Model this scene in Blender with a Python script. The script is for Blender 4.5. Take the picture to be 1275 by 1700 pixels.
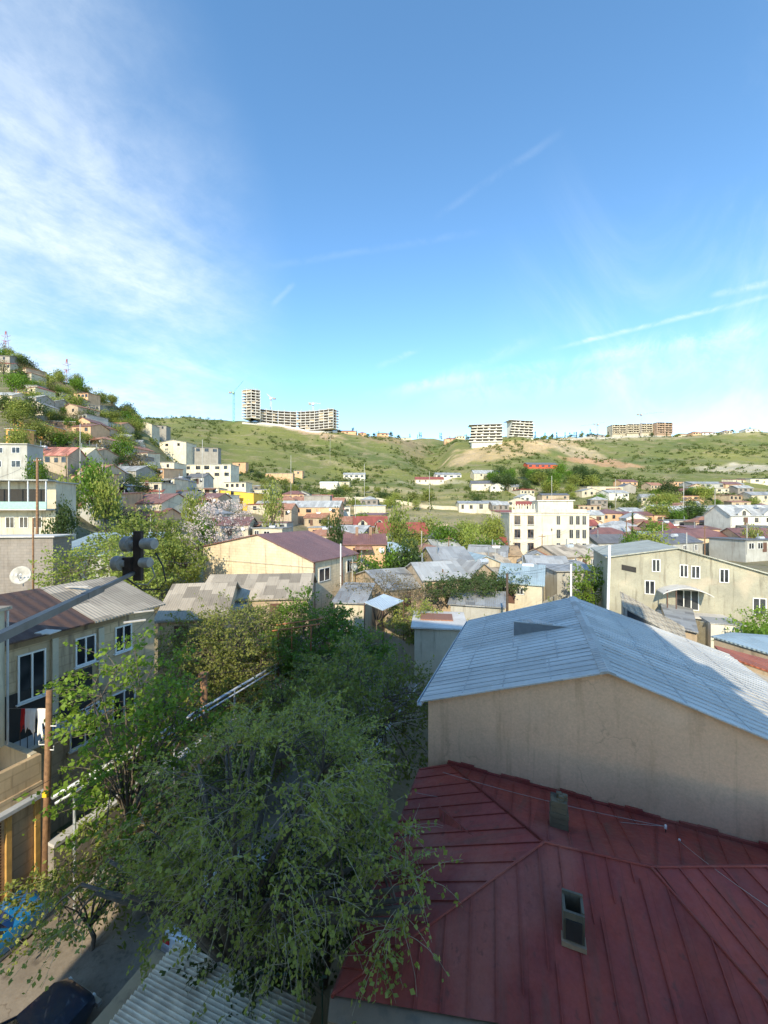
import bpy, bmesh, math, random
import numpy as np
from mathutils import Vector, noise
for o in list(bpy.data.objects): bpy.data.objects.remove(o)
S = bpy.context.scene; COL = S.collection
V = Vector; R = math.radians
# ------------------------------------------------------------------ camera, world, sun
F, HZ, CX, H = 640.0, 850.0, 637.5, 15.0
cam = bpy.data.objects.new('camera', bpy.data.cameras.new('camera')); COL.objects.link(cam)
cam.location = (0, 0, H); cam.rotation_euler = (R(90), 0, 0)
cam.data.sensor_fit = 'HORIZONTAL'; cam.data.sensor_width = 36; cam.data.lens = 36*F/1275
cam.data.clip_start = .1; cam.data.clip_end = 6000
S.camera = cam
S.view_settings.view_transform = 'Standard'; S.view_settings.look = 'None'
S.view_settings.gamma = 1; S.view_settings.exposure = 1.42
AX = V((.361, .9326, 0)).normalized(); CXV = V((AX.y, -AX.x, 0))     # along the street / across it
def G(a, c, z=0): return AX*a + CXV*c + V((0, 0, z))
def P(px, py, D): return V(((px-CX)/F*D, D, H-(py-HZ)/F*D))
def PZ(px, py, z): return P(px, py, (H-z)*F/(py-HZ))
SUN_EL = 30.0
sd = (-AX + CXV*math.tan(R(8))).normalized()                        # horizontal direction towards the sun
sdir = V((sd.x*math.cos(R(SUN_EL)), sd.y*math.cos(R(SUN_EL)), math.sin(R(SUN_EL))))
sun = bpy.data.objects.new('sun', bpy.data.lights.new('sun', 'SUN')); COL.objects.link(sun)
sun.data.energy = 2.3; sun.data.angle = R(.6); sun.data.color = (1, .86, .62)
sun.rotation_euler = sdir.to_track_quat('Z', 'Y').to_euler(); sun.location = sdir*200

class NT:                                                            # tiny node-tree helper
    def __init__(s, t): s.t = t; t.nodes.clear()
    def n(s, typ, **k):
        x = s.t.nodes.new(typ)
        for a, b in k.items(): setattr(x, a, b)
        return x
    def l(s, a, b): s.t.links.new(a, b)
    def inp(s, x, i, v):
        if v is None: return
        if isinstance(v, bpy.types.NodeSocket): s.l(v, x.inputs[i])
        else: x.inputs[i].default_value = v
    def m(s, op, a, b=None, c=None, clamp=False):
        x = s.n('ShaderNodeMath', operation=op, use_clamp=clamp)
        s.inp(x, 0, a); s.inp(x, 1, b); s.inp(x, 2, c); return x.outputs[0]
    def vm(s, op, a, b=None, out=0):
        x = s.n('ShaderNodeVectorMath', operation=op); s.inp(x, 0, a)
        if op == 'SCALE': s.inp(x, 3, b)
        else: s.inp(x, 1, b)
        return x.outputs[out]
    def dot(s, a, b): return s.vm('DOT_PRODUCT', a, b, 1)
    def mix(s, f, a, b, bt='MIX'):
        x = s.n('ShaderNodeMix', data_type='RGBA', blend_type=bt); s.inp(x, 0, f)
        s.inp(x, 6, rgb(a)); s.inp(x, 7, rgb(b)); return x.outputs[2]
    def rng(s, v, a, b, c=0., d=1., smooth=False):
        x = s.n('ShaderNodeMapRange', interpolation_type='SMOOTHSTEP' if smooth else 'LINEAR')
        for i, q in enumerate((v, a, b, c, d)): s.inp(x, i, q)
        return x.outputs[0]
    def noise(s, vec, sc, det=4., rough=.55, dist=0.):
        x = s.n('ShaderNodeTexNoise'); s.inp(x, 'Vector', vec); x.inputs['Scale'].default_value = sc
        x.inputs['Detail'].default_value = det; x.inputs['Roughness'].default_value = rough
        x.inputs['Distortion'].default_value = dist; return x.outputs[0]
    def comb(s, x_, y_, z_):
        x = s.n('ShaderNodeCombineXYZ'); s.inp(x, 0, x_); s.inp(x, 1, y_); s.inp(x, 2, z_); return x.outputs[0]
def rgb(c): return c if isinstance(c, bpy.types.NodeSocket) else (tuple(c)+(1,) if len(c) == 3 else c)

W = bpy.data.worlds.new('World'); S.world = W; W.use_nodes = True
t = NT(W.node_tree)
sky = t.n('ShaderNodeTexSky', sky_type='NISHITA', sun_disc=False, sun_elevation=R(SUN_EL))
sky.sun_rotation = math.atan2(sd.x, sd.y); sky.air_density = 1.0; sky.dust_density = .15; sky.ozone_density = 1.6; sky.altitude = 1100
d = t.n('ShaderNodeTexCoord').outputs['Generated']
sp = t.n('ShaderNodeSeparateXYZ'); t.l(d, sp.inputs[0])
zz = t.m('MAXIMUM', sp.outputs[2], 0.0)
den = t.m('ADD', zz, .12)
pl = t.comb(t.m('DIVIDE', sp.outputs[0], den), t.m('DIVIDE', sp.outputs[1], den), 0.)
def dirv(px, py): return V(((px-CX)/F, 1, -(py-HZ)/F)).normalized()
# stretched thin cloud
rotn = t.n('ShaderNodeVectorRotate', rotation_type='Z_AXIS'); t.l(pl, rotn.inputs[0]); rotn.inputs['Angle'].default_value = R(-50)
st = t.n('ShaderNodeMapping'); t.l(rotn.outputs[0], st.inputs[0]); st.inputs['Scale'].default_value = (.35, 1.5, 1)
n1 = t.noise(st.outputs[0], 1.3, 8, .62, .6)
n2 = t.noise(pl, .9, 6, .6, .4)
n3 = t.noise(pl, 9., 6, .7, .2)
def blob(px, py, a, b): return t.rng(t.dot(d, tuple(dirv(px, py))), math.cos(R(a)), math.cos(R(b)), 0., 1., True)
veil = blob(-330, 470, 42, 17)
veil = t.m('MAXIMUM', veil, t.m('MULTIPLY', blob(60, 600, 27, 6), .9))
veil = t.m('MULTIPLY', veil, t.rng(n2, .3, .55, .35, 1.0, True))
tex = t.m('MULTIPLY', t.rng(n1, .25, .72, .35, 1., True), t.rng(n2, .25, .65, .55, 1., True))
tex = t.m('MULTIPLY', tex, t.rng(n3, .3, .62, .6, 1.1))
cl = t.m('MULTIPLY', veil, tex)
# low band of pale cirrus on the right
low = t.m('MULTIPLY', blob(1350, 560, 34, 8), .5)
cl = t.m('ADD', cl, t.m('MULTIPLY', low, t.rng(n1, .4, .75, 0., 1., True)))
# long streaks
nz = t.noise(t.vm('SCALE', d, 1.), 14., 7, .7, .5); nzc = t.m('SUBTRACT', nz, .5)
for (x0, y0, x1, y1, w_, k) in ((925, 578, 1290, 488, .4, .55), (620, 655, 1290, 545, 1.2, .30), (1000, 585, 1290, 565, 2.6, .3), (1180, 490, 1290, 468, .5, .4),
                                (930, 220, 725, 360, .6, .08), (440, 445, 800, 385, .6, .06), (625, 610, 700, 578, .6, .2), (452, 508, 490, 470, .5, .12), (700, 665, 1280, 600, 2.8, .3), (640, 670, 900, 560, 1.4, .15)):
    A_, B_ = dirv(x0, y0), dirv(x1, y1); nn = A_.cross(B_).normalized(); mid = (A_+B_).normalized()
    half = A_.angle(mid)
    off = t.m('ABSOLUTE', t.m('ADD', t.dot(d, tuple(nn)), t.m('MULTIPLY', nzc, math.sin(R(w_*1.6)))))
    band = t.rng(off, 0., math.sin(R(w_)), 1., 0., True)
    rg = t.rng(t.dot(d, tuple(mid)), math.cos(half*1.15), math.cos(half*.55), 0., 1., True)
    cl = t.m('ADD', cl, t.m('MULTIPLY', t.m('MULTIPLY', band, rg), t.m('MULTIPLY', t.rng(nz, .38, .62, .15, 1.), k)))
cl = t.m('MINIMUM', cl, .93)
hs = t.n('ShaderNodeHueSaturation'); hs.inputs['Hue'].default_value = .493; hs.inputs['Saturation'].default_value = 1.14; hs.inputs['Value'].default_value = 1.0; t.l(sky.outputs[0], hs.inputs['Color'])
cc = t.mix(t.m('MULTIPLY', cl, .85), hs.outputs[0], (3.5, 3.75, 3.9))
bg = t.n('ShaderNodeBackground'); t.l(cc, bg.inputs[0]); bg.inputs[1].default_value = .132
ow = t.n('ShaderNodeOutputWorld'); t.l(bg.outputs[0], ow.inputs[0])

# ------------------------------------------------------------------ materials
MATS = {}
def newmat(name):
    m = bpy.data.materials.new(name); m.use_nodes = True; MATS[name] = m
    n = NT(m.node_tree); out = n.n('ShaderNodeOutputMaterial'); b = n.n('ShaderNodeBsdfPrincipled'); n.l(b.outputs[0], out.inputs[0])
    return m, n, b
def bump(n, b, h, strength, dist=.02):
    x = n.n('ShaderNodeBump'); x.inputs['Strength'].default_value = strength; x.inputs['Distance'].default_value = dist
    n.l(h, x.inputs['Height']); n.l(x.outputs[0], b.inputs['Normal'])
def plain(name, c, rough=.6, metal=0, var=.12, sc=3.):
    if name in MATS: return MATS[name]
    m, n, b = newmat(name); pos = n.n('ShaderNodeNewGeometry').outputs['Position']
    k = n.rng(n.noise(pos, sc, 5), .3, .7, 1-var, 1+var)
    n.l(n.vm('SCALE', n.mix(0., c, c), k), b.inputs['Base Color'])
    b.inputs['Roughness'].default_value = rough; b.inputs['Metallic'].default_value = metal
    return m
def wall(name, c, dirt=(.16, .13, .1), amt=.35, bmp=.25, blocks=0., c2=None):
    if name in MATS: return MATS[name]
    amt = min(.9, amt*1.7); c2 = c2 or tuple(x*k for x, k in zip(c, (.76, .74, .72)))
    m, n, b = newmat(name); g = n.n('ShaderNodeNewGeometry'); pos = g.outputs['Position']
    a = n.noise(pos, .45, 6, .6); f = n.noise(pos, 5., 6, .65)
    mp = n.n('ShaderNodeMapping'); n.l(pos, mp.inputs[0]); mp.inputs['Scale'].default_value = (2.2, 2.2, .22)
    s = n.noise(mp.outputs[0], 1., 5, .6)
    col = n.mix(n.rng(a, .35, .7, 0, 1), c, c2 or tuple(x*.82 for x in c))
    col = n.mix(n.m('MULTIPLY', n.rng(s, .52, .72, 0, 1, True), amt), col, dirt)
    col = n.mix(n.m('MULTIPLY', n.rng(f, .5, .75, 0, 1), amt*.5), col, tuple(x*.6 for x in c))
    h = f
    if blocks:
        u = n.vm('NORMALIZE', n.vm('CROSS_PRODUCT', g.outputs['Normal'], (0, 0, 1)))
        sp_ = n.n('ShaderNodeSeparateXYZ'); n.l(pos, sp_.inputs[0])
        bt = n.n('ShaderNodeTexBrick'); n.l(n.comb(n.dot(pos, u), sp_.outputs[2], 0.), bt.inputs['Vector'])
        bt.inputs['Scale'].default_value = 1.; bt.inputs['Brick Width'].default_value = blocks*2; bt.inputs['Row Height'].default_value = blocks
        bt.inputs['Mortar Size'].default_value = blocks*.07; bt.inputs['Color1'].default_value = (1.05, 1.04, 1.02, 1); bt.inputs['Color2'].default_value = (.90, .91, .92, 1)
        bt.inputs['Mortar'].default_value = (.82, .8, .78, 1)
        col = n.mix(1., col, bt.outputs[0], 'MULTIPLY')
    n.l(col, b.inputs['Base Color']); b.inputs['Roughness'].default_value = .9
    bump(n, b, h, bmp, .03); return m
def sheet(name, c, period=.15, amp=.5, rough=.5, metal=.0, dirt=(.15, .09, .06), amt=.4, pan=(1.0, 2.2), pv=.14, c2=None):
    if name in MATS: return MATS[name]
    m, n, b = newmat(name); g = n.n('ShaderNodeNewGeometry'); pos = g.outputs['Position']; N = g.outputs['True Normal']
    ud = n.vm('NORMALIZE', n.vm('CROSS_PRODUCT', N, (0, 0, 1))); vd = n.vm('CROSS_PRODUCT', N, ud)
    u = n.dot(pos, ud); v = n.dot(pos, vd)
    w = n.m('SINE', n.m('MULTIPLY', u, 2*math.pi/period))
    fu = n.m('FLOOR', n.m('DIVIDE', u, pan[0])); fv = n.m('FLOOR', n.m('ADD', n.m('DIVIDE', v, pan[1]), n.m('MULTIPLY', fu, .37)))
    wn = n.n('ShaderNodeTexWhiteNoise'); n.l(n.comb(fu, fv, 0.), wn.inputs['Vector'])
    a = n.noise(pos, .7, 6, .65); f = n.noise(pos, 6., 5, .6)
    st_ = n.noise(n.comb(n.m('MULTIPLY', u, 3.), n.m('MULTIPLY', v, .35), 0.), 1., 6, .65)
    col = n.mix(n.rng(a, .3, .7, 0, 1), c, c2 or tuple(x*.85 for x in c))
    col = n.vm('SCALE', col, n.rng(wn.outputs[0], 0, 1, 1-pv, 1+pv))
    col = n.mix(n.m('MULTIPLY', n.rng(st_, .5, .72, 0, 1, True), amt), col, dirt)
    edge = n.m('MULTIPLY', n.m('LESS_THAN', n.m('FRACT', n.m('DIVIDE', u, pan[0])), .025), .35)
    col = n.mix(edge, col, tuple(x*.35 for x in c))
    n.l(col, b.inputs['Base Color']); b.inputs['Metallic'].default_value = metal
    n.l(n.rng(f, .3, .7, rough-.12, rough+.15), b.inputs['Roughness'])
    bump(n, b, n.m('ADD', w, n.m('MULTIPLY', f, .6)), amp, period*.15); return m
def leafm(name, c, c2, rnd=True, trans=.35):
    if name in MATS: return MATS[name]
    m = bpy.data.materials.new(name); m.use_nodes = True; MATS[name] = m
    n = NT(m.node_tree); out = n.n('ShaderNodeOutputMaterial')
    pos = n.n('ShaderNodeNewGeometry').outputs['Position']
    wn = n.n('ShaderNodeTexWhiteNoise'); n.l(n.vm('SNAP', pos, (.14, .14, .14)), wn.inputs['Vector'])
    col = n.mix(n.m('ADD', n.m('MULTIPLY', wn.outputs[0], .5), n.m('MULTIPLY', n.noise(pos, .8, 3), .6), clamp=True), c, c2)
    if rnd:
        oi = n.n('ShaderNodeObjectInfo'); col = n.vm('SCALE', col, n.rng(oi.outputs['Random'], 0, 1, .75, 1.25))
    b = n.n('ShaderNodeBsdfPrincipled'); n.l(col, b.inputs['Base Color']); b.inputs['Roughness'].default_value = .55
    b.inputs['Specular IOR Level'].default_value = .3
    tr = n.n('ShaderNodeBsdfTranslucent'); n.l(n.mix(.5, col, (.25, .35, .03), 'MIX') if trans > .3 else col, tr.inputs[0])
    mx = n.n('ShaderNodeMixShader'); mx.inputs[0].default_value = trans
    n.l(b.outputs[0], mx.inputs[1]); n.l(tr.outputs[0], mx.inputs[2]); n.l(mx.outputs[0], out.inputs[0]); return m
GLASS = None
def glass():
    global GLASS
    if GLASS: return GLASS
    m, n, b = newmat('window_glass'); pos = n.n('ShaderNodeNewGeometry').outputs['Position']
    n.l(n.mix(n.rng(n.noise(pos, .6, 2), .4, .6, 0, 1), (.012, .015, .02), (.06, .065, .07)), b.inputs['Base Color'])
    b.inputs['Roughness'].default_value = .12; GLASS = m; return m
cream = wall('cream_plaster', (.62, .56, .42)); white_w = wall('white_plaster', (.70, .68, .60), amt=.3)
bright_w = wall('bright_limestone', (.74, .68, .52), amt=.28); peach = wall('peach_plaster', (.68, .44, .26)); yellow = wall('yellow_plaster', (.85, .55, .08), amt=.15)
orange = wall('orange_plaster', (.80, .40, .13), amt=.15); tan = wall('tan_plaster', (.50, .40, .28)); greyw = wall('grey_plaster', (.36, .34, .30), amt=.3)
palegrey = wall('pale_grey_plaster', (.45, .45, .41)); brickb = wall('brown_brick', (.34, .22, .15), blocks=.25, amt=.2)
stone = wall('grey_stone_blocks', (.30, .27, .24), blocks=.3, amt=.3); redw = wall('red_plaster', (.55, .10, .05), amt=.15)
ochre = wall('ochre_stone_blocks', (.76, .64, .44), blocks=.35, amt=.3); stucco = wall('rough_stucco', (.43, .41, .31), dirt=(.20, .18, .13), amt=.6, c2=(.29, .28, .22), bmp=1.)
gablew = wall('beige_gable_plaster', (.76, .49, .31), dirt=(.48, .29, .17), amt=.35, c2=(.64, .41, .26), bmp=.4)
def weathered(mt, crack=(.12, .08, .05), patch=(.66, .52, .38), drip=(.30, .19, .11), kc=.7, kp=.28, kd=.45):
    n = NT.__new__(NT); n.t = mt.node_tree; b = [x for x in n.t.nodes if x.type == 'BSDF_PRINCIPLED'][0]; src = b.inputs['Base Color'].links[0].from_socket
    g = n.n('ShaderNodeNewGeometry').outputs['Position']
    dis = n.vm('ADD', g, n.vm('SCALE', n.comb(n.noise(g, 1.5, 5), n.noise(n.vm('ADD', g, (9, 0, 0)), 1.5, 5), n.noise(n.vm('ADD', g, (0, 9, 0)), 1.5, 5)), .9))
    v = n.n('ShaderNodeTexVoronoi', feature='DISTANCE_TO_EDGE'); n.l(dis, v.inputs['Vector']); v.inputs['Scale'].default_value = .42
    m_ = n.m('MULTIPLY', n.rng(v.outputs['Distance'], .0, .012, 1, 0), n.rng(n.noise(g, .5, 3), .5, .6, 0, kc))
    mp = n.n('ShaderNodeMapping'); n.l(g, mp.inputs[0]); mp.inputs['Scale'].default_value = (5, 5, .25)
    dr = n.m('MULTIPLY', n.rng(n.noise(mp.outputs[0], 1., 4, .6), .62, .72, 0, 1), kd)
    pt = n.rng(n.noise(n.vm('ADD', g, (31, 4, 0)), .35, 2, .4), .56, .64, 0, kp)
    c = n.mix(pt, src, patch); c = n.mix(dr, c, drip); c = n.mix(m_, c, crack)
    sc_ = n.rng(n.noise(g, 14., 4, .7), .35, .7, .9, 1.08); n.l(n.vm('SCALE', c, sc_), b.inputs['Base Color'])
weathered(gablew, (.35, .22, .14), (.74, .52, .36), (.40, .25, .15), .45, .3, .3)
weathered(stucco, (.2, .18, .14))
oldw = wall('old_peeling_plaster', (.66, .50, .31), dirt=(.22, .16, .11), amt=.6, c2=(.44, .34, .22), blocks=.45)
conc = wall('bare_concrete', (.62, .61, .58), amt=.15); darkin = plain('dark_interior', (.035, .033, .03), .9)
r_grey = sheet('grey_sheet_roof', (.32, .33, .33), .2, .5, .5, amt=.6, pv=.28, dirt=(.17, .12, .09)); r_light = sheet('light_grey_sheet_roof', (.42, .43, .42), .2, .5, .5, amt=.5, pv=.26, dirt=(.24, .17, .12))
r_dark = sheet('dark_grey_roof', (.15, .15, .155), .25, .4, amt=.3); r_brown = sheet('brown_sheet_roof', (.22, .105, .085), .3, .4, .45, amt=.15)
r_red = sheet('red_sheet_roof', (.30, .085, .06), .3, .4, .5, amt=.15); r_rust = sheet('rusty_sheet_roof', (.35, .17, .11), .2, .4, .7, amt=.7, dirt=(.5, .4, .3))
r_blue = sheet('galvanised_blue_sheet_roof', (.53, .53, .51), .2, .3, .5, .05, dirt=(.30, .29, .27), amt=.6, pan=(.9, 2.6), pv=.16)
r_teal = sheet('pale_blue_sheet_roof', (.36, .46, .50), .25, .5, .45, .1, amt=.25); r_asb = sheet('asbestos_cement_roof', (.37, .32, .25), .18, .35, .85, dirt=(.13, .11, .09), amt=.5, pan=(1.1, 1.7), pv=.38)
r_bigred = sheet('dark_red_painted_metal', (.30, .052, .032), 1.4, .12, .7, 0, dirt=(.14, .055, .04), amt=.7, pan=(.52, 1.6), pv=.13, c2=(.20, .034, .034))
whitep = plain('white_paint', (.78, .78, .75), .5, 0, .05); brownp = plain('brown_paint', (.12, .06, .04), .6); greyp = plain('grey_steel', (.25, .27, .28), .5, .3)
wood = plain('weathered_wood', (.22, .12, .06), .85, 0, .35, 6.); black = plain('black_rubber', (.02, .02, .02), .7); darkm = plain('dark_metal', (.04, .04, .042), .5, .4)
pipem = plain('pale_gas_pipe', (.5, .53, .56), .4, .2); ledgem = wall('tan_concrete', (.30, .22, .15), amt=.5)
weathered(r_bigred, (.10, .03, .03), (.34, .12, .09), (.10, .035, .028), .3, .5, .6)
bark = plain('bark', (.11, .09, .07), .95, 0, .3, 8.); twigm = plain('pale_twig_bark', (.17, .15, .11), .9, 0, .3, 8.)

# ------------------------------------------------------------------ mesh helpers
WL = {}
class MB:
    def __init__(s): s.v = []; s.f = []
    def poly(s, pts):
        i = len(s.v); s.v += [tuple(p) for p in pts]; s.f.append(tuple(range(i, i+len(pts)))); return s
    def box(s, o, ux, uy, uz):                       # corner + three edge vectors
        i = len(s.v)
        for k in (V((0, 0, 0)), ux, ux+uy, uy): s.v.append(tuple(o+k))
        for k in (V((0, 0, 0)), ux, ux+uy, uy): s.v.append(tuple(o+k+uz))
        for q in ((0, 1, 2, 3), (4, 5, 6, 7), (0, 1, 5, 4), (1, 2, 6, 5), (2, 3, 7, 6), (3, 0, 4, 7)): s.f.append(tuple(i+j for j in q))
        return s
    def cbox(s, c, u, n, w, d, h):                   # centred on bottom centre c; u along, n depth
        return s.box(c-u*(w/2)-n*(d/2), u*w, n*d, V((0, 0, h)))
    def prism(s, poly, ext):                         # closed poly extruded by vector
        i = len(s.v); k = len(poly)
        s.v += [tuple(p) for p in poly]+[tuple(p+ext) for p in poly]
        s.f.append(tuple(range(i, i+k))); s.f.append(tuple(range(i+k, i+2*k)))
        for j in range(k): s.f.append((i+j, i+(j+1) % k, i+k+(j+1) % k, i+k+j))
        return s
    def tube(s, pts, r, n=6, r2=None, cap=True):
        r2 = r if r2 is None else r2; i0 = len(s.v); m = len(pts)
        for k, p in enumerate(pts):
            dd = (pts[min(k+1, m-1)]-pts[max(k-1, 0)])
            if dd.length < 1e-6: dd = V((0, 0, 1))
            dd.normalize(); a = dd.cross(V((0, 0, 1)) if abs(dd.z) < .95 else V((1, 0, 0))).normalized(); b = dd.cross(a)
            rr = r+(r2-r)*k/max(1, m-1)
            for j in range(n):
                q = 2*math.pi*j/n; s.v.append(tuple(p+a*math.cos(q)*rr+b*math.sin(q)*rr))
        for k in range(m-1):
            for j in range(n): s.f.append((i0+k*n+j, i0+k*n+(j+1) % n, i0+(k+1)*n+(j+1) % n, i0+(k+1)*n+j))
        if cap: s.f.append(tuple(i0+j for j in range(n))); s.f.append(tuple(i0+(m-1)*n+j for j in range(n)))
        return s
    def build(s, name, mat, parent=None, smooth=False, fix=True):
        me = bpy.data.meshes.new(name); off = WL.get(parent.name, V((0, 0, 0))) if parent else V((0, 0, 0))
        me.from_pydata([(x-off.x, y-off.y, z-off.z) for x, y, z in s.v], [], s.f)
        if fix:
            bm = bmesh.new(); bm.from_mesh(me); bmesh.ops.recalc_face_normals(bm, faces=bm.faces); bm.to_mesh(me); bm.free()
        if smooth: me.polygons.foreach_set('use_smooth', [True]*len(me.polygons))
        me.materials.append(mat); o = bpy.data.objects.new(name, me); COL.objects.link(o)
        if parent: o.parent = parent; WL[o.name] = off
        return o
def thing(name, label, cat, loc, group=None):
    o = bpy.data.objects.new(name, None); COL.objects.link(o); o.location = loc; o.empty_display_size = .3
    WL[o.name] = V(loc); o['label'] = label; o['category'] = cat
    if group: o['group'] = group
    return o
def tag(o, label, cat, group=None, kind=None):
    if label: o['label'] = label
    if cat: o['category'] = cat
    if group: o['group'] = group
    if kind: o['kind'] = kind
    return o
def struct(o, label=None):
    o['kind'] = 'structure'
    if label: o['label'] = label
    return o
def copy_tree(o, parent=None):
    c = o.copy(); COL.objects.link(c); c.parent = parent
    for ch in o.children: copy_tree(ch, c)
    return c
UP = V((0, 0, 1))
# ------------------------------------------------------------------ terrain
TC = {-500: {0: 0, 30: 0, 38: 6, 55: 14, 75: 24, 105: 40, 170: 80, 215: 112, 300: 125, 900: 130},
      0: {0: 0, 30: 0, 38: 5, 55: 11, 75: 20, 90: 26, 105: 33, 130: 45, 170: 71, 215: 103, 260: 112, 400: 116, 900: 150},
      120: {0: 0, 30: 0, 38: 3.5, 55: 8, 75: 14, 90: 20, 105: 26, 130: 36, 170: 57, 215: 89, 240: 92, 400: 100, 900: 150},
      180: {0: 0, 34: 0, 55: 6, 75: 10, 105: 20, 130: 31, 170: 49, 215: 78, 230: 80, 400: 96, 900: 150},
      232: {0: 0, 36: 0, 55: 5, 75: 8, 90: 12, 105: 17, 130: 26, 170: 41, 215: 64, 235: 70, 300: 80, 400: 108, 450: 124, 520: 126, 900: 140},
      300: {0: 0, 38: 0, 55: 4, 75: 6, 90: 9, 105: 13, 130: 20, 170: 31, 215: 43, 300: 66, 400: 106, 450: 124.5, 520: 128, 900: 140},
      400: {0: 0, 38: 0, 55: 3, 90: 7, 130: 14, 170: 22, 215: 33, 300: 53, 400: 96, 450: 122, 520: 126, 900: 140},
      560: {0: 0, 38: 0, 55: 2, 90: 4.5, 130: 9, 170: 15, 220: 25, 300: 43, 400: 82, 450: 108, 520: 114, 900: 150},
      640: {0: 0, 38: 0, 55: 2, 90: 4, 130: 8, 170: 14, 220: 23, 300: 42, 400: 76, 450: 98, 500: 113, 560: 118, 900: 150},
      720: {0: 0, 38: 0, 55: 1.5, 90: 3.5, 130: 7, 170: 13, 220: 22, 300: 38, 400: 58, 500: 88, 600: 134, 900: 150},
      760: {0: 0, 38: 0, 55: 1.5, 90: 3.5, 130: 7, 170: 13, 220: 22, 300: 41, 400: 76, 450: 96, 520: 112, 900: 140},
      850: {0: 0, 38: 0, 55: 1, 90: 3, 130: 6.5, 170: 12, 220: 23, 300: 43, 380: 78, 420: 94, 470: 107, 900: 140},
      1000: {0: 0, 38: 0, 55: 2, 90: 3.5, 130: 7, 170: 13, 220: 23, 300: 43, 400: 72, 450: 90, 520: 115, 900: 150},
      1275: {0: 0, 28: 1, 45: 3, 90: 5, 130: 9, 170: 14, 220: 24, 300: 45, 400: 71, 500: 118, 560: 122, 900: 150},
      1900: {0: 0, 28: 1, 45: 3, 90: 6, 130: 10, 170: 16, 220: 26, 300: 47, 400: 75, 500: 120, 560: 124, 900: 150}}
TK = sorted(TC); TI = {k: (list(TC[k]), list(TC[k].values())) for k in TK}
def gz(x, y):
    if y < 20: return 0.
    px = CX+F*x/y; px = max(TK[0], min(TK[-1]-.01, px))
    i = max(j for j in range(len(TK)) if TK[j] <= px); i = min(i, len(TK)-2)
    f = (px-TK[i])/(TK[i+1]-TK[i]); f = f*f*(3-2*f)
    a = np.interp(y, *TI[TK[i]]); b = np.interp(y, *TI[TK[i+1]])
    z = a*(1-f)+b*f
    k = min(1., max(0, (y-60)/200.))
    if k > 0:
        z += k*(noise.noise(V((x*.02, y*.02, 3)))*3.5+noise.noise(V((x*.06, y*.06, 7)))*1.3+noise.noise(V((x*.15, y*.15, 9)))*.6)
        # terraces low on the hill
    return float(z)
def spaced(lo, hi, f):
    r = [lo]
    while r[-1] < hi: r.append(r[-1]+f(r[-1]))
    return r
ys = spaced(-120, 900, lambda y: 12 if y < -10 else 1.6 if y < 60 else 2.5 if y < 250 else 3.6 if y < 560 else 30)
xs = [-900, -700, -560]+spaced(-480, 480, lambda x: 5 if abs(x) > 260 else 3.6 if abs(x) > 60 else 2.)+[560, 700, 900]
tv = [(x, y, gz(x, y)) for y in ys for x in xs]; nx = len(xs)
tf = [(j*nx+i, j*nx+i+1, (j+1)*nx+i+1, (j+1)*nx+i) for j in range(len(ys)-1) for i in range(nx-1)]
me = bpy.data.meshes.new('hillside'); me.from_pydata(tv, [], tf); me.polygons.foreach_set('use_smooth', [True]*len(tf))
PATCH = [  # px, py, rx, ry, rotation slope, colour, strength   (bare earth and rock on the far slopes)
    (840, 748, 95, 14, -.12, (.50, .36, .20), .95), (770, 762, 28, 10, -.3, (.50, .37, .22), .9), (925, 735, 60, 9, -.1, (.50, .36, .21), .9), (965, 752, 45, 11, .25, (.52, .40, .26), .85),
    (640, 727, 60, 9, .15, (.36, .24, .14), .7), (690, 745, 22, 18, 0, (.34, .25, .15), .6), (515, 717, 60, 5, .2, (.55, .38, .27), .95), (470, 706, 60, 5, .12, (.58, .5, .4), .8), (430, 700, 35, 5, .2, (.6, .54, .42), .8),
    (1000, 768, 75, 6, .12, (.50, .28, .17), .9), (1220, 778, 80, 7, 0, (.52, .46, .37), .85), (1060, 727, 120, 4, -.02, (.5, .4, .27), .6), (980, 722, 60, 6, 0, (.55, .42, .28), .9),
    (1245, 720, 60, 3, -.03, (.42, .36, .2), .6), (640, 842, 90, 4, 0, (.52, .42, .27), .85), (620, 858, 100, 3, .02, (.5, .4, .25), .7), (720, 800, 60, 5, 0, (.5, .44, .32), .7),
    (960, 815, 120, 5, .02, (.46, .38, .24), .6), (1180, 822, 100, 5, 0, (.42, .36, .24), .6), (600, 812, 120, 3, .05, (.45, .38, .24), .6), (560, 770, 60, 3, .25, (.4, .33, .2), .5), (600, 745, 80, 2.5, .3, (.4, .33, .2), .4)]
cols = []
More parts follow.
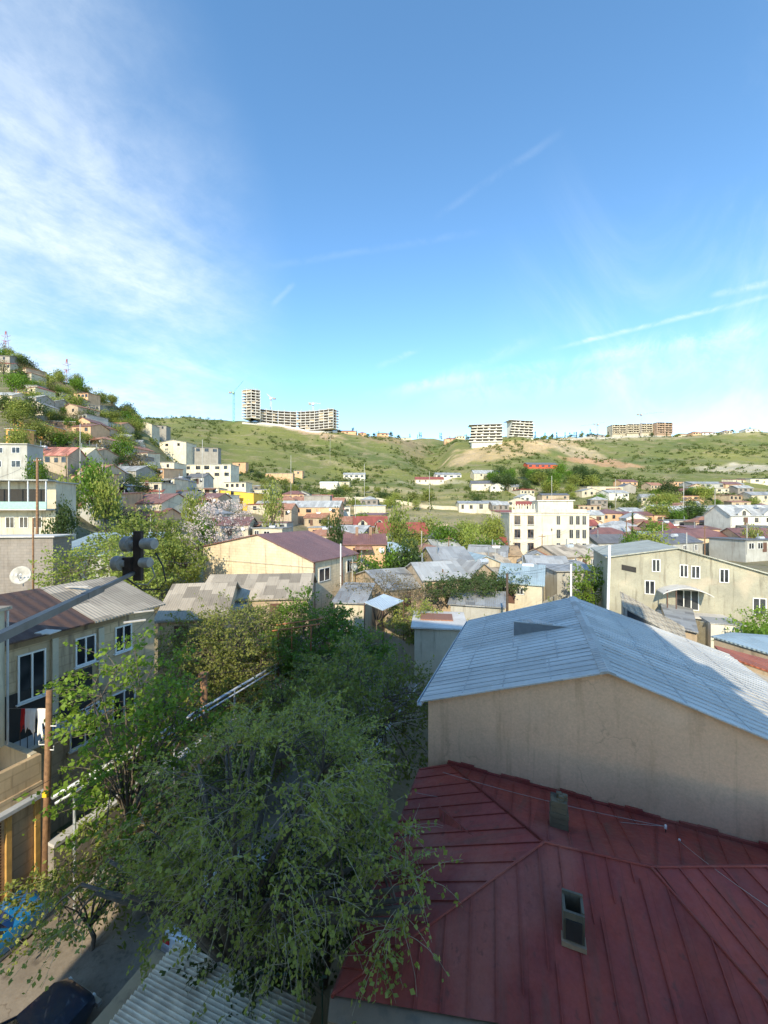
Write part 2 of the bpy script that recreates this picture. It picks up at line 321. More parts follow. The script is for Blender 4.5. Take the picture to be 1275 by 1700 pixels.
for (x, y, z) in tv:
    n_ = noise.fractal(V((x*.012, y*.012, 0)), 1., 2., 5); n2_ = noise.fractal(V((x*.07, y*.07, 4)), 1., 2., 4)
    g1 = V((.105, .135, .032)); g2 = V((.20, .205, .055)); gd = V((.27, .225, .12))
    c = g1.lerp(g2, min(1, max(0, .5+n_*.9))); c = c.lerp(gd, min(1, max(0, n2_*1.1-.08)))
    if y > 5:
        px = CX+F*x/y; py = HZ-(z-H)/y*F
        if y < 230: c = c.lerp(V((.26, .215, .15))*(1+.5*n2_), .8*(1-max(0, (y-130)/100)) if y > 130 else .8)
        if px < 235 and 60 < y < 300: c = V((.10, .115, .04)).lerp(V((.20, .17, .12)), min(1, max(0, .4+n2_)))
        if 520 < px < 800 and 120 < y < 260:
            k = .5+.5*math.sin(z*1.9+n_*3); c = c.lerp(V((.38, .31, .16)), .6*k)
        jx, jy = n2_*14, n2_*5
        if y > 120:
            for (qx, qy, rx, ry, sl, pc, st_) in PATCH:
                rx *= .9; st_ *= .82
                dx = (px+jx-qx)/rx; dy = (py+jy-qy-sl*(px-qx))/ry; r_ = dx*dx+dy*dy
                if r_ < 1.3: c = c.lerp(V(pc)*(1+.35*n2_), st_*min(1, (1.3-r_)/.5))
    cols += [c.x, c.y, c.z, 1]
at_ = me.color_attributes.new('soil', 'FLOAT_COLOR', 'POINT'); at_.data.foreach_set('color', cols)
m, n, b = newmat('hillside_soil'); pos = n.n('ShaderNodeNewGeometry').outputs['Position']
av = n.n('ShaderNodeAttribute', attribute_name='soil')
f1 = n.noise(pos, .35, 8, .7); f2 = n.noise(pos, 2.2, 6, .7)
c_ = n.vm('MULTIPLY', av.outputs['Color'], n.comb(n.rng(f1, .3, .7, .7, 1.3), n.rng(f1, .3, .7, .76, 1.24), n.rng(f2, .3, .7, .7, 1.2)))
spz = n.n('ShaderNodeSeparateXYZ'); n.l(pos, spz.inputs[0]); trk = n.rng(n.m('SINE', n.m('ADD', n.m('MULTIPLY', spz.outputs[2], 1.1), n.m('MULTIPLY', n.noise(pos, .03, 3), 16.))), .80, .97, 0, .55)
c_ = n.mix(n.m('MULTIPLY', trk, n.rng(n.noise(pos, .05, 3), .45, .6, 0, 1)), c_, (.30, .25, .15))
c_ = n.mix(n.rng(f1, .54, .64, 0, .7), c_, (.055, .08, .022)); c_ = n.mix(n.rng(n.noise(pos, .9, 6, .75), .60, .70, 0, .5), c_, (.34, .29, .18))
n.l(c_, b.inputs['Base Color']); b.inputs['Roughness'].default_value = 1; bump(n, b, f1, .9, .8)
me.materials.append(m); ter = bpy.data.objects.new('hillside', me); COL.objects.link(ter); struct(ter)

# road along the street, footway of packed earth beside it
def strip(name, a0, a1, c0, c1, z, mat_, n_=12):
    mb = MB()
    for i in range(n_):
        for j in range(4):
            q = []
            for (ii, jj) in ((i, j), (i, j+1), (i+1, j+1), (i+1, j)):
                p = G(a0+(a1-a0)*ii/n_, c0+(c1-c0)*jj/4); p.z = max(0, gz(p.x, p.y))+z; q.append(p)
            mb.poly(q)
    return struct(mb.build(name, mat_))
asph = wall('worn_concrete_paving', (.34, .29, .23), dirt=(.12, .1, .08), amt=.5, c2=(.20, .17, .14))
earth = wall('packed_earth', (.30, .235, .14), dirt=(.12, .1, .06), amt=.5, c2=(.2, .17, .09))
weathered(asph)
strip('road', -2, 33, -16.6, -9.3, .03, asph); strip('verge', -2, 33, -9.3, -3.9, .015, earth)
for c_k, nm_ in ((-9.42, 'kerb'), (-16.72, 'kerb')):
    struct(MB().box(G(-2, c_k, -.05), CXV*.18, AX*34, UP*.19).build(nm_, conc))
# ------------------------------------------------------------------ building kit
def window(b, c, u, nrm, w, h, fm=whitep, cols=2, sill=False, far=False, glassm=None):
    """c = bottom centre on the wall plane"""
    if far:
        return MB().cbox(c+nrm*.02, u, nrm, w, .08, h).build('window', glassm or glass(), b)
    mb = MB(); t_ = .07; dp = .10
    mb.box(c-u*(w/2)-nrm*.02, u*w, nrm*dp, UP*t_); mb.box(c-u*(w/2)-nrm*.02+UP*(h-t_), u*w, nrm*dp, UP*t_)
    for k in range(cols+1):
        x = -w/2+t_/2+(w-t_)*k/cols
        mb.box(c+u*(x-t_/2)-nrm*.02+UP*t_, u*t_, nrm*(dp-.004), UP*(h-2*t_))
    f = mb.build('window', fm, b)
    MB().box(c-u*(w/2-t_*.7)-nrm*.015+UP*t_*.7, u*(w-1.4*t_), nrm*.04, UP*(h-1.4*t_)).build('pane', glassm or glass(), f)
    if sill: MB().box(c-u*(w/2+.08)-UP*.07, u*(w+.16), nrm*.16, UP*.06).build('sill', fm, f)
    return f
def roof_prism(mb, o, ul, ud, prof, depth, over, eave, th):
    """extruded roof shell over the profile [(t,z)...] with its ends and eaves carried out"""
    pr = [list(p) for p in prof]
    s0 = (pr[1][1]-pr[0][1])/(pr[1][0]-pr[0][0]); s1 = (pr[-1][1]-pr[-2][1])/(pr[-1][0]-pr[-2][0])
    pr[0] = [pr[0][0]-eave, pr[0][1]-s0*eave]; pr[-1] = [pr[-1][0]+eave, pr[-1][1]+s1*eave]
    q = lambda t_, z, s: V((o.x, o.y, 0))+ul*t_+ud*s+V((0, 0, z))
    a, b = -over, depth+over; k = len(pr); i = len(mb.v)
    for s in (a, b):
        for (t_, z) in pr: mb.v.append(tuple(q(t_, z+.003, s)))
        for (t_, z) in pr: mb.v.append(tuple(q(t_, z+th, s)))
    A_ = lambda e, top, j: i+e*2*k+top*k+j
    for j in range(k-1):
        mb.f += [(A_(0, 0, j), A_(0, 0, j+1), A_(1, 0, j+1), A_(1, 0, j)), (A_(0, 1, j), A_(0, 1, j+1), A_(1, 1, j+1), A_(1, 1, j)),
                 (A_(0, 0, j), A_(0, 0, j+1), A_(0, 1, j+1), A_(0, 1, j)), (A_(1, 0, j), A_(1, 0, j+1), A_(1, 1, j+1), A_(1, 1, j))]
    for j in (0, k-1): mb.f.append((A_(0, 0, j), A_(1, 0, j), A_(1, 1, j), A_(0, 1, j)))
    return mb
def profile_house(name, label, o, ul, ud, prof, base, depth, wm, rm, over=.25, eave=.35, th=.12, cat='house', group=None):
    t_ = thing(name, label, cat, (o.x, o.y, base), group)
    q = lambda a, z: V((o.x, o.y, 0))+ul*a+V((0, 0, z))
    poly = [q(prof[0][0], base)]+[q(a, z) for a, z in prof]+[q(prof[-1][0], base)]
    MB().prism(poly, ud*depth).build('wall', wm, t_)
    roof_prism(MB(), o, ul, ud, prof, depth, over, eave, th).build('roof', rm, t_)
    return t_
def nm_extra(n_): return n_ in ('house', 'cottage', 'villa', 'row_house', 'wall_house')
def house(name, label, px0, px1, py, D, yaw=0, depth=8, roof='gx', rh=1.6, wm=cream, rm=r_grey, cols=3, rows=2, ww=1.1, wh=1.3, over=.3, side=0, base=None, cat='house', group=None, fm=whitep, chim=0, door=False, z=None, hm=None):
    ux = V((math.cos(R(yaw)), math.sin(R(yaw)), 0)); uy = V((-ux.y, ux.x, 0))
    if z is None and D >= 60:                                       # stand it on the slope: find where an eave of this height meets the ground
        hm = hm or 3.0*rows+1.2; pm = (px0+px1)/2
        def err(d_): x_ = (pm-CX)/F*d_; return H-(py-HZ)/F*d_-gz(x_, d_)-hm
        cand = [(abs(err(D*f_))+abs(f_-1)*7, D*f_) for f_ in np.linspace(.6, 1.8, 121)]; D = min(cand)[1]
    k0, k1 = (px0-CX)/F, (px1-CX)/F; o = V((k0*D, D, 0)); w = (k1*D-o.x)/(ux.x-k1*ux.y); zt = H-(py-HZ)/F*D if z is None else z
    cs = [o, o+ux*w, o+ux*w+uy*depth, o+uy*depth]
    if base is None: base = min(gz(c.x, c.y) for c in cs)-1.
    base = min(base, zt-1.5); gf = max(gz(cs[0].x, cs[0].y), gz(cs[1].x, cs[1].y))
    if roof == 'hip':
        t_ = thing(name, label, cat, (o.x, o.y, base), group)
        MB().box(o+UP*base, ux*w, uy*depth, UP*(zt-base)).build('wall', wm, t_)
        e = over; a = o-ux*e-uy*e+UP*zt; W_, D_ = w+2*e, depth+2*e; ins = min(W_, D_)/2
        r0, r1 = (a+ux*ins+uy*D_/2+UP*rh, a+ux*(W_-ins)+uy*D_/2+UP*rh) if W_ >= D_ else (a+ux*W_/2+uy*ins+UP*rh, a+ux*W_/2+uy*(D_-ins)+UP*rh)
        p = [a, a+ux*W_, a+ux*W_+uy*D_, a+uy*D_]; mb = MB()
        if W_ >= D_: fs = [(p[0], p[1], r1, r0), (p[1], p[2], r1), (p[2], p[3], r0, r1), (p[3], p[0], r0)]
        else: fs = [(p[0], p[1], r0), (p[1], p[2], r1, r0), (p[2], p[3], r1), (p[3], p[0], r0, r1)]
        for f_ in fs: mb.poly([v+UP*.12 for v in f_])
        mb.poly([v+UP*.003 for v in p])
        for j in range(4): mb.poly([p[j]+UP*.003, p[(j+1) % 4]+UP*.003, p[(j+1) % 4]+UP*.12, p[j]+UP*.12])
        mb.build('roof', rm, t_)
    else:
        if roof == 'gy': pr, a, b, dep = [(0, zt), (w/2, zt+rh), (w, zt)], ux, uy, depth
        elif roof == 'gx': pr, a, b, dep = [(0, zt), (depth/2, zt+rh), (depth, zt)], uy, ux, w
        elif roof == 'shed': pr, a, b, dep = [(0, zt), (depth, zt+rh)], uy, ux, w
        elif roof == 'slope': pr, a, b, dep = [(0, zt), (w, zt+rh)], ux, uy, depth
        else: pr, a, b, dep = [(0, zt), (depth, zt+.02)], uy, ux, w
        t_ = profile_house(name, label, o, a, b, pr, base, dep, wm, rm, over, over, .14, cat, group)
    far = D > 95; hr = random.Random(int(px0*7+py))
    def row(c0, u, nrm, L, nc):
        for r_ in range(rows):
            zb = zt-.55-wh-r_*2.9
            if zb < gf-.5 and r_ > 0: break
            for c_ in range(nc):
                if nc > 2 and hr.random() < .14: continue
                x = L*(c_+.5+hr.uniform(-.1, .1))/nc
                window(t_, c0+u*x+UP*zb, u, nrm, min(ww*hr.uniform(.75, 1.2), L/nc*.8), wh*hr.uniform(.9, 1.1), fm, far=far)
    if D < 150 and nm_extra(name):
        q_ = hr.random(); e_ = o+ux*w*hr.uniform(.15, .85)+uy*depth*hr.uniform(.2, .5)
        if q_ < .45: MB().tube([e_+UP*(zt+.2), e_+UP*(zt+rh+1.3)], .10, 6).build('flue_pipe', greyp, t_)
        if q_ > .35: MB().box(o+ux*w*hr.uniform(.1, .7)-uy*.08+UP*max(zt-2.5, gf), ux*1.0, uy*.07, UP*2.0).build('door', brownp, t_)
        if q_ > .6: MB().box(o+ux*w*hr.uniform(.0, .5)-uy*1.6+UP*(zt-.5-hr.random()*.4), ux*w*hr.uniform(.25, .5), uy*1.6+UP*.35, UP*.07).build('porch_roof', hr.choice((r_rust, r_grey, r_light)), t_)
        if .3 < q_ < .5: MB().tube([e_+UP*(zt+rh*.8+.2), e_+ux*1.4+UP*(zt+rh*.8+.2)], .42, 10).build('water_tank', pipem, t_)
        if q_ < .5: MB().tube([o+ux*.15-uy*.06+UP*(zt-.1), o+ux*.15-uy*.06+UP*(zt-3)], .05, 5).build('drainpipe', greyp, t_)
        if q_ > .8: f_x = o+ux*w*.9-uy*.1+UP*(zt-.9); MB().tube([f_x, f_x-uy*.25+UP*.05], .4, 12).build('satellite_dish', pipem, t_)
    if cols: row(o, ux, -uy, w, cols)
    if side and cols:
        if px0 > CX: row(o, uy, -ux, depth, side)
        else: row(o+ux*w, uy, ux, depth, side)
    if door: MB().cbox(o+ux*w*.8+UP*max(gf, zt-2.9), ux, uy, 1., .1, 2.1).build('door', brownp, t_)
    for k in range(chim):
        c = o+ux*w*(.3+.35*k)+uy*depth*.45; MB().cbox(c+UP*(zt+.3), ux, uy, .45, .45, rh+.9).build('chimney', brickb, t_)
    t_['_'] = 0; del t_['_']
    return t_, o, ux, uy, w, zt, base
def dish(parent_or_none, c, r_, face, label=None, name='satellite_dish', group='satellite dishes'):
    mb = MB(); face = face.normalized(); a = face.cross(UP).normalized(); b_ = face.cross(a); i0 = 0
    for k, (rr_, dz) in enumerate(((0.02, 0), (.5, .05), (.8, .12), (1., .2))):
        for j in range(16): q_ = 2*math.pi*j/16; mb.v.append(tuple(c+(a*math.cos(q_)+b_*math.sin(q_))*r_*rr_+face*dz*r_))
    for k in range(3):
        for j in range(16): mb.f.append((k*16+j, k*16+(j+1) % 16, (k+1)*16+(j+1) % 16, (k+1)*16+j))
    r0 = thing(name, label, 'dish', tuple(c-UP*r_*1.2), group)
    o = mb.build('reflector', plain('dish_paint', (.42, .41, .37), .6, 0, .25), r0, True); [MB().tube([c+face*r_*.8+a*q_, c+face*r_*.92+a*q_], .05, 8).build('receiver', whitep, r0) for q_ in (-.22, 0, .22)]; o.modifiers.new('S', 'SOLIDIFY').thickness = .02
    MB().tube([c-face*.02, c-face*.15-UP*.1, c-UP*r_*1.2-face*.15], .03, 6).build('mount', greyp, r0)
    MB().tube([c-UP*r_*.8+face*.1, c+face*r_*.8], .015, 5).build('feed_arm', greyp, r0); return r0
# ------------------------------------------------------------------ near: gable building with the galvanised roof
bo = G(14.03, -3.66); HB = 8.0
PROF = [(0, 8.0), (5.86, 9.92), (12.9, 7.61)]
gb = thing('gabled_building', 'large beige plastered building with a pale blue galvanised gable roof beside the dark red roof', 'building', (bo.x, bo.y, 0))
q = lambda t_, z, s=0: bo+CXV*t_+AX*s+UP*z
MB().prism([q(0, 0)]+[q(a, z) for a, z in PROF]+[q(12.9, 0)], AX*11.2).build('wall', gablew, gb)
rf = roof_prism(MB(), bo, CXV, AX, PROF, 11.2, .18, .28, .05).build('roof', r_blue, gb)
mb = MB()                                                            # ridge cap
rb = MB(); random.seed(12)
for sgn, (ta, za, tb, zb_) in ((0, (-.28, 7.908, 5.82, 9.907)), (1, (5.90, 9.907, 13.18, 7.519))):
    k = .2
    while k < 11.3:
        w_ = .035 if random.random() < .75 else .07; rb.box(q(ta, za+.05, k), q(tb, zb_+.05, k+random.uniform(-.03, .03))-q(ta, za+.05, k), AX*w_, UP*(.02 if w_ < .05 else .035)); k += .42+random.uniform(-.03, .03)
    for f in (.25, .5, .75):
        k = 0.
        while k < 11.2:
            L = random.uniform(.8, 2.4); ff_ = f+random.uniform(-.04, .04); p = q(ta+(tb-ta)*ff_, za+(zb_-za)*ff_+.052, k); rb.box(p, AX*min(L, 11.3-k), CXV*.05+UP*(.05*(zb_-za)/(tb-ta)), UP*.012); k += L
rb.build('roof_ribs', sheet('rib_sheet', (.44, .44, .43), .2, .2, .55, .1, dirt=(.2, .2, .2), amt=.6), rf)
for s, z in ((-1, 0), (1, 0)):
    sl = -.328; mb.box(q(5.86, 9.985, -.2), CXV*s*.22+UP*(-.22*.328), AX*11.6, UP*.025)
mb.build('ridge_cap', r_light, rf)
MB().box(q(-.36, 7.80, -.2), CXV*.14, AX*11.6, UP*.05).box(q(-.38, 7.80, -.2), CXV*.02, AX*11.6, UP*.14).box(q(-.22, 7.82, -.2), CXV*.02, AX*11.6, UP*.10).build('gutter', pipem, gb)
# open raised hatch on the left roof slope (dormer vent)
def onroof(px, py):                                                   # point on the left slope seen at a pixel
    dv = V(((px-CX)/F, 1, -(py-HZ)/F)); best = 0
    lo, hi = 8., 40.
    for _ in range(50):
        D = (lo+hi)/2; p = dv*D+UP*H; c = p.dot(CXV)+3.66; zr = 8.0+.3276*c
        if p.z > zr: lo = D
        else: hi = D
    return p
v1, v2, vb = onroof(853, 1058), onroof(950, 1042), onroof(884, 1028)
v0 = v1+UP*.78; ht = MB(); e_ = UP*.03
ht.poly([v0, v2+e_, vb+e_]).poly([v1, v0, vb]).poly([v1, v2, vb])
ht.tube([v1+e_, v2+e_], .04, 5).tube([v0, v2+e_], .045, 5).tube([v0, vb], .03, 5)
dm = ht.build('dormer_vent', r_light, rf, fix=False)
MB().poly([v1-AX*.01, v2-AX*.01, v0-AX*.01]).build('opening_shade', plain('vent_shade_grey', (.16, .17, .175), .8), dm, fix=False)  # flat grey sheet paints the shade inside the open vent
# second raised skylight (long lean-to) on the far right slope with ribbed sheet
lt = thing('lean_to', 'steep ribbed grey lean-to roof rising behind the back edge of the galvanised roof', 'lean-to', tuple(G(26, 5, 0)))
ribs = sheet('ribbed_grey_sheet', (.36, .34, .30), .35, 1., .6, amt=.3)
n0, n1, f0, f1 = G(25.4, 4.75, 9.6), G(25.4, 7.75, 7.9), G(27.2, 4.95, 10.05), G(27.2, 8.2, 8.2)
mb = MB().prism([n0, n1, f1, f0], UP*.05)
for k in range(9): f = k/8.; a_, b_ = n0.lerp(f0, f)+UP*.05, n1.lerp(f1, f)+UP*.05; mb.box(a_, b_-a_, AX*.06, UP*.06)
mb.build('roof', ribs, lt)
MB().prism([G(25.5, 4.8, 0), n0+AX*.1+CXV*.05-UP*.01, n1+AX*.1-CXV*.05-UP*.01, G(25.5, 7.7, 0)], AX*.12).prism([G(25.5, 4.8, 0), n0+AX*.1+CXV*.05-UP*.01, f0-AX*.1+CXV*.05-UP*.01, G(27.1, 5.0, 0)], CXV*.1).build('wall', greyp, lt)
MB().prism([G(25.45, 5.0, 9.0), G(25.45, 5.0, 9.4), G(25.45, 5.9, 8.9), G(25.45, 6.3, 8.6)], AX*.03).build('window', glass(), lt)
# ------------------------------------------------------------------ near: the dark red roof
rr = thing('red_roofed_house', 'low house with a dark red seamed metal hip roof and two chimneys', 'house', tuple(G(7, -3.8, 0)))
Pk, Rr = PZ(903, 1399, 7.0), PZ(1080, 1440, 7.0)
W0 = G(13.93, -3.6, 5.5); W1 = PZ(745, 1266, 5.85); W1 = G(13.93, -2.9, 5.84); W2 = G(13.93, 9.2, 5.5)
E1 = G(13.93, -3.95, 5.25); E2 = PZ(552, 1652, 5.3); E3 = PZ(824, 1698, 5.3)
Vv = PZ(1275, 1664, 6.2); Vx = Rr+(Vv-Rr)*1.9; R2 = Rr+V((7.5, .05, 0)); E4 = E3+(E3-E2)*2.6+V((0, 0, -.05)); X2 = V((R2.x, Vx.y-.3, Vx.z-.2))
def pzl(a, b, c, x, y):
    n_ = (b-a).cross(c-a); return a.z-(n_.x*(x-a.x)+n_.y*(y-a.y))/n_.z
def rayp(px, py, a, b, c):
    n_ = (b-a).cross(c-a); d_ = V(((px-CX)/F, 1, -(py-HZ)/F)); o_ = V((0, 0, H)); return o_+d_*(n_.dot(a-o_)/n_.dot(d_))
E3 = rayp(824, 1698, Pk, Rr, E2); E4 = E3+(E3-E2)*2.6; Vv = rayp(1275, 1664, Pk, Rr, E2); Vx = Rr+(Vv-Rr)*1.9; E4.z = pzl(Pk, Rr, E2, E4.x, E4.y)
X2.z = pzl(Rr, R2, Vx, X2.x, X2.y); E1.z = pzl(Pk, E2, W1, E1.x, E1.y)
Wm = V((W2.x*.48+W1.x*.52, W2.y*.48+W1.y*.52, 0)); Wm.z = 5.66; We = W2+V((2, -.8, 0)); We.z = 5.35
planes = [[Pk, Rr, Vx, E4, E3, E2], [Pk, E2, E1, W1], [Pk, W1, Wm], [Rr, Wm, We], [Rr, R2, X2, Vx], [Pk, Wm, Rr], [Rr, We, R2]]
mb = MB()
for p_ in planes:
    c0 = sum(p_, V((0, 0, 0)))/len(p_)
    if len(p_) == 6: mb.poly([p_[0], p_[1], p_[4], p_[5]]).poly([p_[1], p_[2], p_[3], p_[4]])
    else: mb.poly(p_)
def seams(mb, poly, spacing, down, r=.016, jit=0., hgt=.028, off=.3):
    """standing seams: clip lines running along `down` (horizontal dir) to a convex polygon"""
    nrm = (poly[1]-poly[0]).cross(poly[2]-poly[0]).normalized()
    if nrm.z < 0: nrm = -nrm
    d2 = V((down.x, down.y, 0)).normalized(); s2 = V((-d2.y, d2.x, 0))
    ks = [p.dot(s2) for p in poly]; k = min(ks)+spacing*off
    while k < max(ks)-.05:
        kk = k+random.uniform(-jit, jit); pts = []
        for i in range(len(poly)):
            a, b = poly[i], poly[(i+1) % len(poly)]; ka, kb = a.dot(s2)-kk, b.dot(s2)-kk
            if ka*kb < 0: pts.append(a.lerp(b, ka/(ka-kb)))
        if len(pts) >= 2:
            a, b = pts[0], pts[1]
            if (b-a).length > .15: mb.box(a-s2*(r/2)-UP*.01, b-a, s2*r, nrm*(hgt+.01))
        k += spacing
random.seed(4)
seams(mb, [Pk, Rr, E3, E2], .50, -AX+CXV*.10, jit=.03); seams(mb, [Rr, Vx, E4, E3], .50, -AX+CXV*.12, jit=.03)
seams(mb, planes[1], .50, -CXV+AX*.05, jit=.04); seams(mb, planes[2], .48, AX+CXV*.0, jit=.04); seams(mb, planes[3], .5, AX+CXV*.25, jit=.04); seams(mb, planes[4], .45, -AX+CXV*.9, jit=.05); seams(mb, planes[5], .48, AX, jit=.04); seams(mb, planes[6], .5, AX+CXV*.25, jit=.04)
for a, b in ((Pk, Rr), (Pk, E2), (Pk, W1), (Rr, Vx), (Rr, R2), (Pk, W1)): mb.tube([a+UP*.02, b+UP*.02], .03, 6)
# flashing turned up the wall, ragged upper edge
k_ = 26
for i in range(k_):
    a = W1.lerp(G(13.9, 9.2, 5.5), i/k_); b = W1.lerp(G(13.9, 9.2, 5.5), (i+1)/k_); h0 = .09+.05*math.sin(i*1.7)
    mb.box(a-UP*.05, b-a, AX*.08, UP*(h0+.05))
redroof = mb.build('roof', r_bigred, rr, fix=False)
# small cross gable (old dormer) on the left hip plane
A0, A1, A2, A3 = PZ(728, 1358, 5.75), PZ(826, 1420, 6.45), PZ(736, 1418, 5.55), PZ(735, 1335, 5.6)
A0.z += .32; mb = MB().poly([A0, A1, A3]).poly([A0, A1, A2]); seams(mb, [A0, A1, A2], .4, A2-A0, r=.02)
mb.poly([A0, A2, A3]); mb.build('roof_gablet', r_bigred, rr, fix=False)
def inset(p, k, z): c = G(9, 0, 0); return V((p.x+(c.x-p.x)*k, p.y+(c.y-p.y)*k, z))
wp = [inset(p, .03, 0) for p in (E2, E3, E4)]; wq = G(13.9, 7.5); wl_ = G(13.9, -3.7)
base_poly = [wp[0], wp[1], wp[2], wq, wl_]; MB().prism(base_poly, UP*5.17).build('wall', tan, rr)
ddn = V((-.139, -.99, 0)).normalized()
lm = MB()
lm.prism([E2+V((-.05, .15, -.16)), E3+V((0, .1, -.16)), E4+V((0, .1, -.16)), E4+ddn*.75-UP*.16, E3+ddn*.6-UP*.16, E2+ddn*.35-UP*.16], UP*.10); lm.build('cornice', ledgem, rr)
# fascia along the left eave
MB().box(E2+V((-.03, 0, -.16)), (E1-E2), CXV*.05, UP*.17).build('fascia', r_bigred, rr)
# chimneys on the red roof: parts of the house, brick and rendered
def planez(pl, x, y):
    n_ = (pl[1]-pl[0]).cross(pl[2]-pl[0]); return pl[0].z-(n_.x*(x-pl[0].x)+n_.y*(y-pl[0].y))/n_.z
c2 = V((3.93, 8.02, 0)); zc = planez([Pk, Rr, E3], c2.x, c2.y)
mb = MB(); w_, d_, th = .40, .44, .05
for (ox, oy, lx, ly) in ((0, 0, w_, th), (0, d_-th, w_, th), (0, th, th, d_-2*th), (w_-th, th, th, d_-2*th)):
    mb.box(c2-CXV*(w_/2)-AX*(d_/2)+CXV*ox+AX*oy+UP*(zc-.3), CXV*lx, AX*ly, UP*(.86+(.07 if oy > .3 else 0)+(.03 if ox > .3 else 0)))
flue = wall('sooty_render', (.13, .115, .085), dirt=(.03, .028, .025), amt=.8, bmp=.9)
ch = mb.build('chimney', flue, rr); MB().cbox(c2+UP*(zc-.1), CXV, AX, w_-2*th-.004, d_-2*th-.004, .1).build('flue', darkin, ch); MB().cbox(c2-AX*(d_/2+.012)+UP*(zc+.02), CXV, AX, w_-.1, .02, .40).build('open_front_shade', darkm, ch)  # dark front sheet paints the shade inside the open chimney
MB().cbox(c2+UP*(zc-.12), CXV, AX, w_+.06, d_+.1, .10).build('flashing', ledgem, ch)
c1 = V((4.70, 10.35, 0)); zc = 6.3
mb = MB(); random.seed(8)
for k in range(9):
    j = .02 if k < 7 else -.03; mb.cbox(c1+CXV*random.uniform(-.015, .015)+UP*(zc-.2+k*.135), CXV, AX, .42+random.uniform(-.02, .02)+j, .40+random.uniform(-.02, .02)+j, .122)
    mb.cbox(c1+UP*(zc-.2+k*.135+.12), CXV, AX, .38, .36, .02)
for k in range(5): mb.cbox(c1+CXV*random.uniform(-.16, .16)+AX*random.uniform(-.14, .14)+UP*(zc+1.0), CXV, AX, .13, .1, random.uniform(.06, .16))
mb.build('chimney', wall('old_chimney_brick', (.17, .14, .09), dirt=(.04, .035, .03), amt=.8, bmp=.9), rr)
# porcelain wire brackets where the service wires meet the roof
brk = []
for k, (px, py, z) in enumerate(((1105, 1372, 6.15), (1128, 1396, 6.1))):
    p = PZ(px, py, z); i_ = thing('wire_bracket', 'small white insulator bracket on the red roof by the beige wall, the '+('upper' if k == 0 else 'lower')+' of two', 'insulator', tuple(p-UP*.35), 'wire brackets on the red roof'); brk.append(p)
    MB().tube([p-UP*.45, p-UP*.02], .012, 6).build('rod', darkm, i_); MB().tube([p-UP*.06, p-UP*.02, p+UP*.03, p+UP*.05], .035, 10, .022).build('insulator', whitep, i_, True)
def wire(pa, pb, sag, r, label, matw, nm='overhead_wire', group='overhead wires'):
    pts = []
    for k in range(17): f = k/16; p = pa.lerp(pb, f); p.z -= sag*4*f*(1-f); pts.append(p)
    return tag(MB().tube(pts, r, 4).build(nm, matw), label, 'wire', group)
wirem = plain('pale_wire', (.30, .27, .25), .6)
wire(brk[0], PZ(735, 1282, 6.3), .1, .007, 'thin pale wire over the red roof to its upper left corner', wirem)
wire(brk[0], PZ(690, 1316, 5.8), .1, .007, 'thin pale wire running over the red roof past the brick chimney', wirem)
wire(brk[1], P(1300, 1522, 6.5), .05, .007, 'thin pale wire from the lower bracket off over the red roof', wirem)
wire(PZ(890, 1150, 8.3), P(360, 1240, 15), .25, .006, 'thin wire crossing in front of the beige gable wall', wirem)
# ------------------------------------------------------------------ the shed roof in the yard below
sh = thing('shed', 'small shed with pale wavy corrugated roof under the big tree', 'shed', tuple(G(6, -7, 0)))
mb = MB(); pts = []; ncor = 420; a0, a1 = 3.3, 8.05
cl_, cr_ = -9.4, -4.85
rows_ = 2
for i in range(ncor+1):
    a = a0+(a1-a0)*i/ncor; zz_ = .03*math.sin(2*math.pi*(a-a0)/.10)
    for j, c in enumerate((cl_, cr_)): mb.v.append(tuple(G(a, c, 3.12+zz_-(.25 if j == 0 else 0))))
for i in range(ncor): mb.f.append((2*i, 2*i+1, 2*i+3, 2*i+2))
so = mb.build('roof', plain('pale_corrugated_sheet', (.60, .55, .44), .7, 0, .3, 2.), sh, True, False)
so.modifiers.new('Solidify', 'SOLIDIFY').thickness = .02
MB().box(G(3.6, -9.9, 0), CXV*4.8, AX*4.2, UP*2.7).build('wall', oldw, sh)
# rail of the yard (pale green) crossing behind the shed
fr = thing('yard_rail', 'thin pale green pipe rail in the dark yard behind the corrugated shed', 'rail', tuple(G(9, -5, 0)))
ra, rb = PZ(385, 1612, 2.6), PZ(543, 1622, 2.6)
MB().tube([ra, rb], .03, 8).build('top_rail', plain('pale_green_paint', (.18, .32, .27), .5), fr)
for f in (.05, .6, .95): p = ra.lerp(rb, f); MB().tube([V((p.x, p.y, 0)), p], .025, 6).build('post', plain('pale_green_paint', (.18, .32, .27)), fr)
# ------------------------------------------------------------------ left: peeling house with balcony windows
lo, ldir = V((-13.7, 23, 0)), V((-.36, -1, 0)).normalized()
lu = -ldir; ln = V((lu.y, -lu.x, 0))                                 # lu runs away from the camera, ln faces the street
ls = lo+ldir*9.2; L_ = (lo-ls).length
lh = thing('plastered_house', 'old peeling tan house with half brown half grey roof behind the street trees', 'house', (ls.x, ls.y, 0))
inn = -ln
MB().prism([ls, ls+UP*9.55, ls+inn*3.9+UP*10.8, ls+inn*9+UP*9.5, ls+inn*9], lu*L_).build('wall', oldw, lh)
def rq(mb, s0, s1, t0, t1, th=.07, over=.45):
    z = lambda t_: 9.57+.320*t_ if t_ < 3.9 else 10.82-.25*(t_-3.9)
    pr = [(-over, z(-over)), (3.9, 11.72), (9.4, z(9.4))]
    pr = [p for p in [(t0, z(t0)), (3.9, 10.82), (t1, z(t1))]]
    return roof_prism(mb, ls+lu*s0, inn, lu, pr, s1-s0, 0, 0, th)
